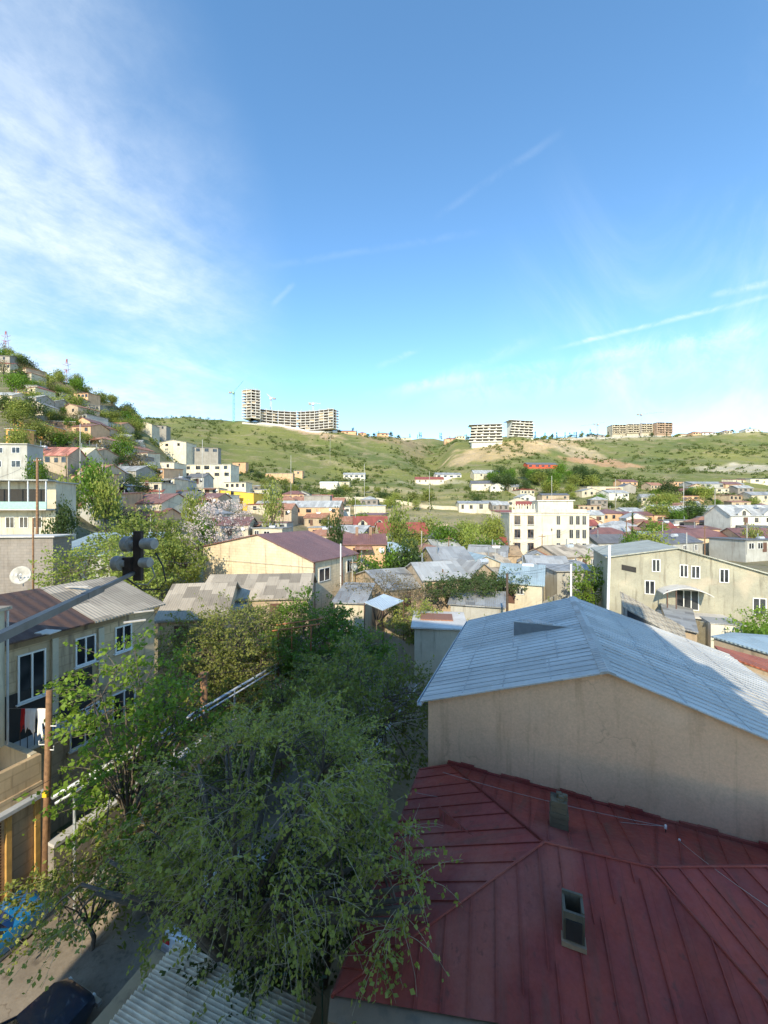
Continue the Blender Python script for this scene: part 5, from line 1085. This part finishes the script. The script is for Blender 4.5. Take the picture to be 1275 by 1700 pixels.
crane('pale crane rising behind the left end of the curved frame', 450, 690, 664, 455, [(-5, 5), (3, .5)], cw_)
crane('pale crane rising behind the right part of the curved frame', 520, 690, 673, 455, [(9, 0), (-6, 1)], cw_)
crane('thin grey tower crane over the beige striped blocks at the right', 1064, 705, 690, 560, [(33, 3), (-6, 0)], cy)
crane('small grey crane left of the beige striped blocks', 992, 712, 706, 560, [(10, 3), (-25, -3)], cy)
def mast(label, px, pyt, D):
    x, y = gxy(px, D); z0 = gz(x, y)-1; z1 = P(px, pyt, D).z; t_ = thing('radio_mast', label, 'mast', (x, y, z0), 'red and white radio masts')
    for k in range(6):
        a, b_ = z0+(z1-z0)*k/6, z0+(z1-z0)*(k+1)/6; r0, r1 = 1.3*(1-k/7), 1.3*(1-(k+1)/7); mb = MB()
        for sx_ in (-1, 1):
            for sy_ in (-1, 1): mb.tube([V((x+sx_*r0, y+sy_*r0, a)), V((x+sx_*r1, y+sy_*r1, b_))], .14, 4)
            mb.tube([V((x-sx_*r0, y-r0, a)), V((x+sx_*r1, y-r1, b_))], .09, 3)
        mb.build('lattice_section', cr if k % 2 else pipem, t_)
    for zz_ in (.78, .62):
        MB().tube([V((x-2.6, y, z0+(z1-z0)*zz_+1)), V((x, y, z0+(z1-z0)*zz_)), V((x+2.6, y, z0+(z1-z0)*zz_+1))], .12, 4).build('crossarm', cr, t_)
mast('taller red and white lattice mast at the left picture edge', 10, 550, 225); mast('smaller lattice mast on the left hill crest', 111, 596, 232)
# white terraced apartment blocks
def block(label, px0, px1, pyt, D, floors, fh, dep, yaw, step=0, wmat=white_w, band=darkin, nm='apartment_building'):
    ux = V((math.cos(R(yaw)), math.sin(R(yaw)), 0)); uy = V((-ux.y, ux.x, 0)); o = V(gxy(px0, D)+(0,)); k1 = (px1-CX)/F; w = (k1*D-o.x)/(ux.x-k1*ux.y); zt = H-(pyt-HZ)/F*D; zb = zt-floors*fh
    t_ = thing(nm, label, 'building', (o.x, o.y, zb)); gmin = gz(o.x, o.y)-3
    MB().box(o+uy*1.5+ux*(.5+step*floors*.8)+UP*min(zb, gmin), ux*(w-1-step*floors*.8), uy*dep, UP*(zt-min(zb, gmin))).build('wall', wmat, t_)
    for k in range(floors):
        z = zb+k*fh; s = step*k
        MB().box(o+ux*(s+.6*math.sin(k*2.1+w))+UP*(z-.1), ux*(w-s), uy*1.6, UP*.95).build('balcony', wmat, t_)
        mb = MB(); m_ = 5
        for i in range(m_): mb.box(o+ux*(s+(w-s)*(i+.06)/m_)+uy*1.42+UP*(z+.86), ux*((w-s)*(.86 if (i+k) % 3 else .6)/m_), uy*.12, UP*1.95)
        mb.build('window_band', band, t_)
    MB().box(o+UP*zt, ux*w, uy*(dep+1.7), UP*.35).build('roof', conc, t_)
    for f in (() if step else (0, .5, 1)): MB().box(o+ux*(w-.7)*f+UP*(zb-.3), ux*.7, uy*1.7, UP*(zt-zb+.25)).build('pier', wmat, t_)
    return t_
block('white terraced apartment block on the skyline, the left one of the pair', 779, 835, 705, 412, 6, 3.1, 12, -6, .5)
block('white terraced apartment block on the skyline, the taller right one of the pair', 846, 887, 697, 425, 6, 3.0, 12, 12, .8)
block('beige block with dark vertical stripes, first of the skyline row at the right', 1017, 1040, 705, 560, 4, 3.2, 14, 0, wmat=wall('dusty_beige_plaster', (.56, .50, .38)))
block('beige block with dark vertical stripes, middle of the skyline row at the right', 1041, 1062, 704, 560, 4, 3.2, 14, 0, wmat=wall('dusty_beige_plaster', (.56, .50, .38)))
block('beige block with dark vertical stripes next to the orange tower', 1063, 1084, 703, 560, 4, 3.2, 14, 0, wmat=wall('dusty_beige_plaster', (.56, .50, .38)))
block('orange brown block at the right end of the striped skyline row', 1091, 1117, 701, 555, 5, 3.2, 16, 6, wmat=wall('dusty_pink_plaster', (.52, .38, .28)))
def crest_y(px): 
    best = None
    for D in range(380, 640, 8):
        x, y = gxy(px, D); a = (gz(x, y)-H)/D
        if best is None or a > best[0]: best = (a, D)
    return best[1]
SK = [(560, 592, 710, 478, peach, r_red, 'red roofed villa on the crest right of the unfinished frame'), (594, 608, 714, 485, peach, r_red, 'tiny red roofed house on the crest left of the ravine'), (626, 645, 713, 500, peach, r_brown, 'brown brick house on the crest at the middle'),
      (660, 684, 719, 560, cream, r_light, 'low pale house on the crest above the ravine'), (738, 757, 722, 530, peach, r_red, 'red brown house on the crest before the ravine'), (757, 772, 719, 540, ochre, r_light, 'ochre house on the crest left of the white blocks'),
      (1126, 1146, 714, 545, cream, r_red, 'cream house with red roof right of the orange block'), (1150, 1164, 711, 545, peach, r_red, 'peach house on the right crest'), (1166, 1190, 711, 550, white_w, r_red, 'white house with a red roof on the right crest'),
      (1203, 1216, 713, 560, cream, r_red, 'small cream house between trees on the right crest'), (1238, 1264, 711, 560, white_w, r_light, 'white house at the far right of the crest'), (979, 1004, 711, 545, greyw, r_dark, 'dark unfinished house under the small crane')]
for (a, b, py, D, wm, rm, lab) in SK:
    D = crest_y((a+b)/2)+3; x, y = gxy((a+b)/2, D); house('house', lab, a, b, py, D, 0, 10, 'hip', 2.2, wm, rm, 3, 1, 2.0, 1.6, z=gz(x, y)+3.8)
# ------------------------------------------------------------------ foliage
def leaf_obj(name, cen, size, matl, parent, seed, flat=.3, aspect=.72):
    rg = np.random.default_rng(seed); n_ = len(cen); cen = np.asarray(cen)
    u = rg.normal(size=(n_, 3)); u[:, 2] -= flat; u /= np.linalg.norm(u, axis=1)[:, None]
    w = rg.normal(size=(n_, 3)); w -= (w*u).sum(1)[:, None]*u; w /= np.linalg.norm(w, axis=1)[:, None]
    s = size*rg.uniform(.6, 1.35, n_)[:, None]
    v = np.stack([cen-u*s*.5, cen+w*s*aspect*.5-u*s*.05, cen+u*s*.5, cen-w*s*aspect*.5-u*s*.05], 1).reshape(-1, 3)
    off = WL.get(parent.name, V((0, 0, 0))) if parent else V((0, 0, 0)); v = v-np.array(off)
    me = bpy.data.meshes.new(name); me.vertices.add(4*n_); me.vertices.foreach_set('co', v.astype(np.float32).ravel())
    me.loops.add(4*n_); me.loops.foreach_set('vertex_index', np.arange(4*n_, dtype=np.int32)); me.polygons.add(n_)
    me.polygons.foreach_set('loop_start', np.arange(0, 4*n_, 4, dtype=np.int32)); me.polygons.foreach_set('loop_total', np.full(n_, 4, dtype=np.int32)); me.update(); me.validate()
    me.materials.append(matl); o = bpy.data.objects.new(name, me); COL.objects.link(o)
    if parent: o.parent = parent; WL[o.name] = off
    return o
def hero_tree(name, label, base, ells, ncl, ntw, nleaf, lsize, lm_, seed, droop=.5, twl=1.2, trunk_r=.22, spread=.35, group=None, cat='tree', skin=bark, tw_r=.012, weights=None, split=.35, twm=None):
    rg = random.Random(seed); t_ = thing(name, label, cat, tuple(base), group); base = V(base)
    tot = [e[1][0]*e[1][1]*e[1][2] for e in ells]; tot = [a*(e[2] if len(e) > 2 else 1) for a, e in zip(tot, ells)]; sT = sum(tot)
    top = V(ells[0][0]); fork = base.lerp(V((top.x, top.y, top.z)), split); fork.x = base.x*.6+top.x*.4; fork.y = base.y*.6+top.y*.4
    wood_ = MB(); wood_.tube([base, base.lerp(fork, .5)+V((.08, .05, 0)), fork], trunk_r, 10, trunk_r*.75)
    tw = MB(); lv = []
    limbs = []
    nl = 7
    for e in ells:
        c, r_ = V(e[0]), e[1]
        for k in range(nl):
            q_ = 2*math.pi*k/nl+rg.random(); el = rg.uniform(-.2, .9); p = c+V((math.cos(q_)*r_[0]*.45, math.sin(q_)*r_[1]*.45, el*r_[2]*.4))
            m1 = fork.lerp(p, .45)+V((0, 0, .12*(p-fork).length)); wood_.tube([fork, m1, p], trunk_r*.5, 6, trunk_r*.16); limbs.append((p, m1))
    for k in range(ncl):
        r0 = rg.random()*sT; i = 0
        while r0 > tot[i]: r0 -= tot[i]; i += 1
        c, r_ = V(ells[i][0]), ells[i][1]
        while True:
            d = V((rg.uniform(-1, 1), rg.uniform(-1, 1), rg.uniform(-1, 1)))
            if .1 < d.length < 1: break
        d = d.normalized()*(d.length**.55); ang = math.atan2(d.y, d.x); d *= 1+.16*math.sin(ang*3+seed)+.1*math.sin(ang*7+d.z*4)
        p = c+V((d.x*r_[0], d.y*r_[1], d.z*r_[2]))
        lp = min(limbs, key=lambda q_: (q_[0]-p).length); mid = lp[0].lerp(p, .5)+V((0, 0, .1)); wood_.tube([lp[0], mid, p], trunk_r*.14, 4, tw_r*1.3)
        out = V((d.x, d.y, .2)).normalized(); rad = spread*max(r_)*rg.uniform(.6, 1.2)*.5
        dens = rg.choice((.5, .8, 1, 1, 1.2, 1.5))
        for j in range(ntw):
            s = p+V((rg.gauss(0, rad), rg.gauss(0, rad), rg.gauss(0, rad*.6))); dr = (out*rg.uniform(.2, 1)+V((rg.gauss(0, .5), rg.gauss(0, .5), rg.uniform(-.2, .5)))).normalized()
            pts = [s]; L = twl*rg.uniform(.5, 1.3); ns = 5
            for q_ in range(ns): dr = (dr+V((rg.gauss(0, .12), rg.gauss(0, .12), -droop*.35))).normalized(); pts.append(pts[-1]+dr*L/ns)
            tw.tube(pts, tw_r, 3, tw_r*.4, False)
            for q_ in range(int(nleaf*dens)):
                f = rg.uniform(.1, 1)*ns; a = min(ns-1, int(f)); lp_ = pts[a].lerp(pts[a+1], f-a); lv.append((lp_.x+rg.gauss(0, lsize*.55), lp_.y+rg.gauss(0, lsize*.55), lp_.z+rg.gauss(0, lsize*.5)))
    wood_.build('trunk', skin, t_, True, False); tw.build('twigs', twm or twigm, t_, False, False)
    leaf_obj('crown', lv, lsize, lm_, t_, seed, .5)
    return t_
pale_twig = plain('pale_grey_twig', (.32, .29, .20), .9, 0, .25, 8.)
L_mid = leafm('elm_leaves', (.125, .145, .02), (.36, .39, .10)); L_bright = leafm('bright_leaves', (.10, .19, .015), (.25, .38, .05), True, .4); L_lime = leafm('lime_leaves', (.14, .20, .03), (.33, .38, .09), True, .4)
L_olive = leafm('olive_leaves', (.15, .18, .035), (.33, .36, .10)); L_green = leafm('fresh_green_leaves', (.06, .13, .012), (.16, .28, .035), True, .4); L_dark = leafm('dark_green_leaves', (.025, .05, .015), (.07, .11, .035)); L_pink = leafm('pink_blossom', (.50, .40, .37), (.72, .64, .60), False, .2)
L_brown = leafm('brown_twig_leaves', (.12, .09, .045), (.20, .16, .08)); L_mid2 = leafm('mid_green_leaves', (.14, .175, .028), (.33, .37, .085))
hero_tree('tree', 'large drooping small leaved tree filling the lower left foreground', (-4.7, 10.3, 0), [((-3.1, 10.9, 6.9), (3.1, 3.0, 2.3), 1), ((-.5, 9.7, 6.2), (1.7, 1.6, 1.5), 1.0), ((-6.9, 10.0, 5.3), (2.1, 1.4, 1.2), .65), ((-3.4, 9.5, 5.7), (2.5, 1.3, 1.3), .8), ((-5.2, 12.6, 6.6), (1.8, 1.6, 1.6), .5), ((.55, 8.4, 6.3), (.7, .8, 1.0), 1.7)],
          158, 9, 15, .10, L_mid, 11, .55, 1.0, .24, .14, tw_r=.008, twm=pale_twig)
hero_tree('tree', 'second leafy tree beside the left corner of the galvanised roof building', (-2.2, 19.0, 0), [((-1.3, 18.6, 5.3), (3.1, 3.2, 2.6)), ((-4.2, 20.5, 4.6), (2.3, 2.6, 2.0)), ((2.2, 26, 2.6), (2.0, 2, 1.8), .8)], 170, 9, 12, .15, L_mid2, 21, .4, 1.1, .2, .25)
hero_tree('tree', 'sparse bright leafed tree in front of the peeling house by the street', (-10.0, 15.4, 0), [((-10.4, 15.3, 7.0), (2.1, 1.7, 2.4)), ((-8.2, 15.7, 6.8), (1.6, 1.2, 1.7)), ((-10.0, 14.8, 4.6), (2.2, 1.4, 1.6))], 75, 6, 12, .17, L_bright, 31, .2, 1.0, .12, .3)
hero_tree('tree', 'fine olive green tree between the slate roof and the gas pipes', (-10.5, 27, 0), [((-10.8, 27.5, 5.2), (4.0, 3.4, 3.0)), ((-7.4, 26.5, 4.0), (2.4, 2.4, 2.0))], 200, 9, 12, .15, L_olive, 41, .1, 1.1, .18, .28)
hero_tree('tree', 'fresh green tree under the ochre house with a rusty frame in it', (-5.8, 28.5, 0), [((-5.6, 28.5, 5.4), (2.9, 2.6, 2.8)), ((-2.6, 28.0, 4.4), (2.6, 2.4, 2.2), .9)], 170, 9, 12, .17, L_green, 51, .2, 1.0, .16, .28)
hero_tree('tree', 'broad yellow green tree behind the horn loudspeakers', (-30, 48, 3), [((-30.0, 48, 10.5), (4.2, 4, 4.0)), ((-25.3, 47, 8.5), (3.2, 3.4, 3.2))], 150, 8, 12, .30, L_lime, 61, .1, 1.6, .25, .3)
hero_tree('shrub', 'wide yellow green bush in front of the pale blue sheet roof', (-27, 36, 2), [((-26.2, 35.5, 9.6), (3.8, 2.8, 2.2)), ((-22.5, 35.0, 8.4), (2.4, 2.2, 1.8))], 110, 8, 12, .22, L_lime, 71, .2, 1.2, .18, .3)
hero_tree('blossom_tree', 'pale pink blossoming tree left of the ochre gabled house', (-26, 61, 2), [((-26.0, 61, 12.4), (4.2, 3.4, 4.2)), ((-30.5, 59, 9.8), (2.4, 2, 3.0))], 95, 7, 8, .24, L_pink, 81, .0, 1.4, .16, .28)
hero_tree('shrub', 'leafy bushes along the foot of the gas pipe posts', (-10.0, 13.2, 0), [((-10.2, 13.2, 2.2), (1.9, 1.6, 1.5)), ((-8.8, 16.4, 2.0), (1.8, 2.0, 1.6)), ((-7.6, 19.6, 2.2), (2.0, 2.0, 1.7))], 130, 8, 12, .12, L_mid2, 91, .3, .8, .08, .3)
hero_tree('tree', 'darker tree behind the boundary wall between gas pipes and the slate shed', (-12.2, 22.0, 0), [((-12.4, 22.5, 3.0), (1.8, 2.4, 1.8)), ((-9.8, 24.5, 2.8), (1.8, 2.2, 1.6))], 110, 8, 12, .14, L_mid2, 95, .3, .9, .12, .3)
hero_tree('tree', 'dark leafy tree in the yard behind the big foreground tree', (-1.9, 12.2, 0), [((-1.7, 12.4, 3.6), (1.8, 2.0, 1.7)), ((-3.4, 11.0, 3.0), (1.6, 1.5, 1.4))], 90, 8, 13, .12, L_dark, 97, .3, .8, .12, .3)
# twiggy arbour
hero_tree('vine_arbour', 'bare brownish vine arbour right of the ochre house', (-1.0, 43, 0), [((-.6, 43.5, 6.6), (3.6, 3.2, 1.0)), ((2.8, 42.5, 5.6), (2.2, 2.6, .8))], 80, 8, 3, .16, L_brown, 99, .1, 1.2, .08, .3, cat='plant')
hero_tree('shrub', 'dense green hedge beside the blue awning', (3.0, 38.5, 0), [((3.2, 38.5, 3.9), (2.6, 1.8, 1.8)), ((6.4, 37.5, 3.3), (2.0, 1.4, 1.2))], 90, 8, 12, .16, L_mid2, 101, .2, .9, .08, .3)
hero_tree('vine', 'dark green vine covered trellis behind the yard wall with the dark pole', (8.8, 45, 0), [((8.6, 45, 6.0), (3.6, 2.4, 1.1)), ((13.5, 47.5, 6.2), (3.4, 2.2, 1.0))], 110, 8, 12, .2, L_dark, 103, .2, 1., .08, .3, cat='plant')
hero_tree('shrub', 'bright green bush in the corner left of the stucco building wall', (24.2, 46, 1), [((24.3, 46, 6.5), (1.1, 1.1, 3.0))], 30, 8, 12, .22, L_bright, 105, .1, .9, .08, .3)
hero_tree('shrub', 'green bush before the lower right window of the stucco building', (31.5, 33.5, 1), [((32.0, 33.2, 4.6), (2.2, 1.4, 1.6))], 40, 8, 12, .16, L_bright, 107, .1, .8, .08, .3)
hero_tree('shrub', 'rambling green weeds along the yard path behind the galvanised roof', (13, 36, 0), [((12.2, 37, 3.6), (3.2, 1.6, 1.0)), ((17.5, 38.5, 4.4), (3.0, 1.6, 1.0))], 70, 8, 12, .14, L_olive, 109, .1, .7, .06, .3)
# rusty frame in the fresh green tree
ff = thing('clothes_frame', 'small rusty metal frame poking out of the fresh green tree', 'frame', (-6.5, 25.5, 0)); b_ = P(462, 1062, 26); 
for dx in (0, .9, 2.2): MB().tube([V((b_.x+dx, b_.y, 0)), V((b_.x+dx, b_.y, b_.z+.6+.2*dx))], .045, 5).build('post', plain('rust_paint', (.35, .12, .04)), ff)
MB().tube([V((b_.x-.4, b_.y, b_.z+.6)), V((b_.x+2.8, b_.y, b_.z+1.05))], .05, 5).tube([V((b_.x-.4, b_.y+1, b_.z+.7)), V((b_.x+2.8, b_.y+1, b_.z+1.15))], .05, 5).build('rail', plain('rust_paint', (.35, .12, .04)), ff)
# ---- shared tree kinds, copied
def proto(kind, seed, n_, lm_, ls, shape='round', trunk=.035):
    rg = np.random.default_rng(seed); nc = 46; pts = []
    if shape == 'round':
        c = rg.normal(size=(nc, 3)); c /= np.linalg.norm(c, axis=1)[:, None]; c *= (rg.random(nc)**.45)[:, None]*np.array([.42, .42, .36]); c[:, 2] += .60
        sp_ = .10
    elif shape == 'cone':
        h = rg.random(nc)**1.3; q_ = rg.random(nc)*6.28; r_ = .2*(1-h)*rg.random(nc)**.4; c = np.stack([np.cos(q_)*r_, np.sin(q_)*r_, .08+h*.92], 1); sp_ = .04
    elif shape == 'column':
        h = rg.random(nc); q_ = rg.random(nc)*6.28; r_ = .17*np.sin(np.pi*np.clip(h*.85+.12, 0, 1))*rg.random(nc)**.4; c = np.stack([np.cos(q_)*r_, np.sin(q_)*r_, .08+h*.9], 1); sp_ = .05
    else:
        c = rg.normal(size=(nc, 3)); c /= np.linalg.norm(c, axis=1)[:, None]; c *= (rg.random(nc)**.4)[:, None]*np.array([.5, .45, .34]); c[:, 2] = np.abs(c[:, 2])*1.5+.08; sp_ = .11
    w_ = rg.choice([.4, .8, 1.6], nc); idx = rg.choice(nc, n_, p=w_/w_.sum()); p = c[idx]+rg.normal(size=(n_, 3))*sp_; p[:, 2] = np.abs(p[:, 2])
    root = bpy.data.objects.new(kind, None); COL.objects.link(root); WL[root.name] = V((0, 0, 0))
    mb = MB(); mb.tube([V((0, 0, -.12)), V((.01, 0, .25)), V((0, .01, .6))], trunk, 6, trunk*.4)
    for k in range(6): e = c[k]; mb.tube([V((0, 0, .25)), V((e[0]*.5, e[1]*.5, .35+.25*e[2])), V(e)], trunk*.5, 4, trunk*.12)
    mb.build('trunk', bark, root, False, False); leaf_obj('crown', p, ls, lm_, root, seed, .2, .7); return root
PR = {'g': proto('tree', 1, 1500, L_green, .062), 'l': proto('tree', 2, 1500, L_lime, .062), 'o': proto('tree', 3, 1300, L_olive, .06), 'd': proto('tree', 4, 1600, L_dark, .064), 'm': proto('tree', 5, 1500, L_mid2, .062),
      'c': proto('conifer', 6, 1000, L_dark, .05, 'cone'), 'p': proto('poplar', 7, 900, L_mid2, .05, 'column'), 'b': proto('shrub', 8, 900, L_olive, .085, 'bush'), 'B': proto('shrub', 9, 900, L_dark, .085, 'bush'), 'w': proto('tree', 10, 700, L_brown, .05)}
USED = set(); rt = random.Random(5)
def tree(k, px, pyt, D, wid, label, group=None, x=None):
    X, Y = gxy(px, D); z0 = gz(X, Y)-.15; h = max(wid*.55, H-(pyt-HZ)/F*D-z0) if pyt else wid*x
    r_ = PR[k]
    if k in USED: r_ = copy_tree(r_)
    USED.add(k); r_.location = (X, Y, z0); r_.scale = (wid, wid, h); r_.rotation_euler.z = rt.uniform(0, 6.28); r_['label'] = label; r_['category'] = 'shrub' if k in 'bB' else 'tree'
    if group: r_['group'] = group
    return r_
TT = [('g', 158, 758, 78, 7, 'round green tree in front of the tan stone parapet on the left'), ('m', 175, 772, 76, 6, 'mid green tree crowding the round green tree on its right'), ('d', 668, 900, 55, 5, 'dark cypress like tree beside the steep red villa'), ('c', 690, 903, 56, 5, 'dark cone shaped conifer right of the steep red villa'),
      ('l', 660, 838, 86, 6.5, 'lime green round tree above the red villas'), ('g', 652, 908, 55, 5, 'fresh green tree under the larger red villa'), ('l', 768, 866, 90, 6, 'lime green small tree left of the long white house'), ('g', 738, 866, 88, 8, 'green tree behind the centre grey roofs'),
      ('l', 785, 873, 82, 5.5, 'bright lime tree right before the tall cream house'), ('m', 818, 848, 98, 6, 'mid green tree touching the left side of the tall cream house'), ('o', 712, 856, 105, 9, 'brown olive tree behind the steep red villa'), ('g', 812, 890, 78, 8, 'low green tree beneath the tall cream house'),
      ('m', 1078, 870, 80, 8, 'dark round tree between the two brown hipped roofs'), ('g', 1048, 880, 78, 4, 'small green tree at the corner of the ochre hipped house'), ('c', 1050, 852, 105, 3, 'little pointed tree before the orange brick house'),
      ('o', 1250, 872, 88, 5, 'olive tree in front of the boxy beige wall'), ('g', 1255, 1030, 31, 3, 'green tree by the right window of the stucco building'), ('d', 975, 1000, 45, 4, 'dark tree in the yard left of the stucco building'),
      ('o', 630, 880, 68, 5, 'olive tree between the red villas'), ('m', 690, 895, 60, 4, 'small green tree between the villa and the conifer'), ('g', 610, 918, 54, 5, 'pale green tree in front of the long brown red roof'),
      ('g', 340, 848, 62, 4, 'green tree behind the pink blossoms'), ('m', 322, 800, 80, 5, 'green bush tree under the white balcony block'), ('o', 452, 800, 98, 6, 'olive tree behind the peach row'), ('d', 560, 850, 82, 4, 'dark tree at the right end of the peach row'),
      ('m', 110, 780, 70, 5, 'green tree beside the grey cottage'), ('d', 100, 835, 56, 4, 'dark bush tree left of the grey cottage'), ('g', 60, 758, 74, 4, 'green tree below the faded red roof'), ('m', 30, 700, 98, 6, 'tree in front of the orange lean-to')]
for (k, px, py, D, w_, lab) in TT: tree(k, px, py, D, w_, lab)
def scatter(n_, pxr, Dr, kinds, wr, lab, grp, seed, asp=(.8, 1.2), avoid=None):
    rg = random.Random(seed)
    for i in range(n_):
        px = rg.uniform(*pxr); D = rg.uniform(*Dr); k = rg.choice(kinds); w_ = rg.uniform(*wr)
        if avoid and avoid(px, D): continue
        tree(k, px, None, D, w_, lab[k] if isinstance(lab, dict) else lab, grp, rg.uniform(*asp)*(2.6 if k in 'cp' else 1))
nmx = lambda s: {'g': 'green tree '+s, 'l': 'light green tree '+s, 'o': 'olive tinted tree '+s, 'd': 'dark green tree '+s, 'm': 'mid green tree '+s, 'c': 'dark pointed conifer '+s, 'p': 'slender upright tree '+s, 'b': 'olive shrub '+s, 'B': 'dark shrub '+s, 'w': 'brown half bare tree '+s}
scatter(95, (0, 235), (122, 225), 'omdwogwm', (5, 9), nmx('on the steep left hill'), 'trees on the left hill', 1)
scatter(26, (135, 250), (80, 135), 'omdgw', (4, 7), nmx('among the houses of the left slope'), 'trees among the left slope houses', 2)
scatter(34, (800, 990), (225, 300), 'dmgd', (7, 12), nmx('in the grove around the red house'), 'trees round the red house', 3)
scatter(22, (1090, 1170), (135, 215), 'dmg', (6, 10), nmx('in the gully at the right'), 'trees in the right gully', 4)
scatter(22, (560, 800), (170, 235), 'bBom', (4, 8), nmx('on the lower far slope'), 'trees on the lower far slope', 5)
scatter(44, (900, 1290), (90, 240), 'mgoBb', (4, 7), nmx('among the right slope houses'), 'trees among the right slope houses', 6)
scatter(16, (420, 560), (110, 230), 'obmB', (4, 7), nmx('under the green slope'), 'trees under the green slope', 8)
scatter(22, (590, 860), (85, 140), 'ombg', (4, 7), nmx('on the terraced field'), 'trees on the terraced field', 9)
# trees along the crest
rg = random.Random(9)
for i in range(62):
    px = rg.choice([rg.uniform(556, 780), rg.uniform(886, 1280), rg.uniform(886, 1020)]); D = crest_y(px)+rg.uniform(2, 8); k = rg.choice('ccpdmcd'); w_ = rg.uniform(4, 7) if k in 'dm' else rg.uniform(4, 7)
    tree(k, px, None, D, w_, nmx('on the distant crest')[k], 'trees on the crest', rg.uniform(.8, 1.1)*(1.5 if k in 'cp' else 1))
for r_ in list(PR.items()):
    if r_[0] not in USED:
        for c in list(r_[1].children): bpy.data.objects.remove(c)
        bpy.data.objects.remove(r_[1])
# scrub cover of the green slopes, uncountable
rg = np.random.default_rng(3); cen = []
while len(cen) < 2600:
    px = rg.uniform(225, 1290); D = rg.uniform(190, 540); x, y = gxy(px, D)
    if noise.noise(V((x*.02, y*.02, 11)))+rg.normal()*.25 < .12: continue
    cen.append((x, y, gz(x, y)+.4, rg.uniform(.8, 2.4)))
L_scrub = leafm('scrub_leaves', (.06, .09, .02), (.13, .16, .045)); pts = []
for (x, y, z, r_) in cen:
    k = int(26*r_/1.6); p = rg.normal(size=(k, 3))*np.array([r_*.55, r_*.55, r_*.38])+np.array([x, y, z+.2*r_]); pts.append(p)
sc = leaf_obj('hillside_scrub', np.concatenate(pts), 1.0, L_scrub, None, 3, .1, .8); tag(sc, 'low dark green scrub scattered over the far green hillside', 'scrub', None, 'stuff')
# weeds on the bank by the street
rg = np.random.default_rng(5); pts = []
for i in range(5200):
    a = rg.uniform(9, 32); c = rg.uniform(-16.6, -12.9)
    if rg.random() < .35: c = rg.uniform(-16.5, -14)
    p = G(a, c, max(0, 1.3*min(1, (-13.4-c)/3.3))+rg.random()*.35); pts.append(p[:])
wd = leaf_obj('bank_weeds', np.array(pts), .22, L_mid2, None, 6, -.8, .35); tag(wd, 'loose weeds and grass on the earth bank under the pipes', 'weeds', None, 'stuff')
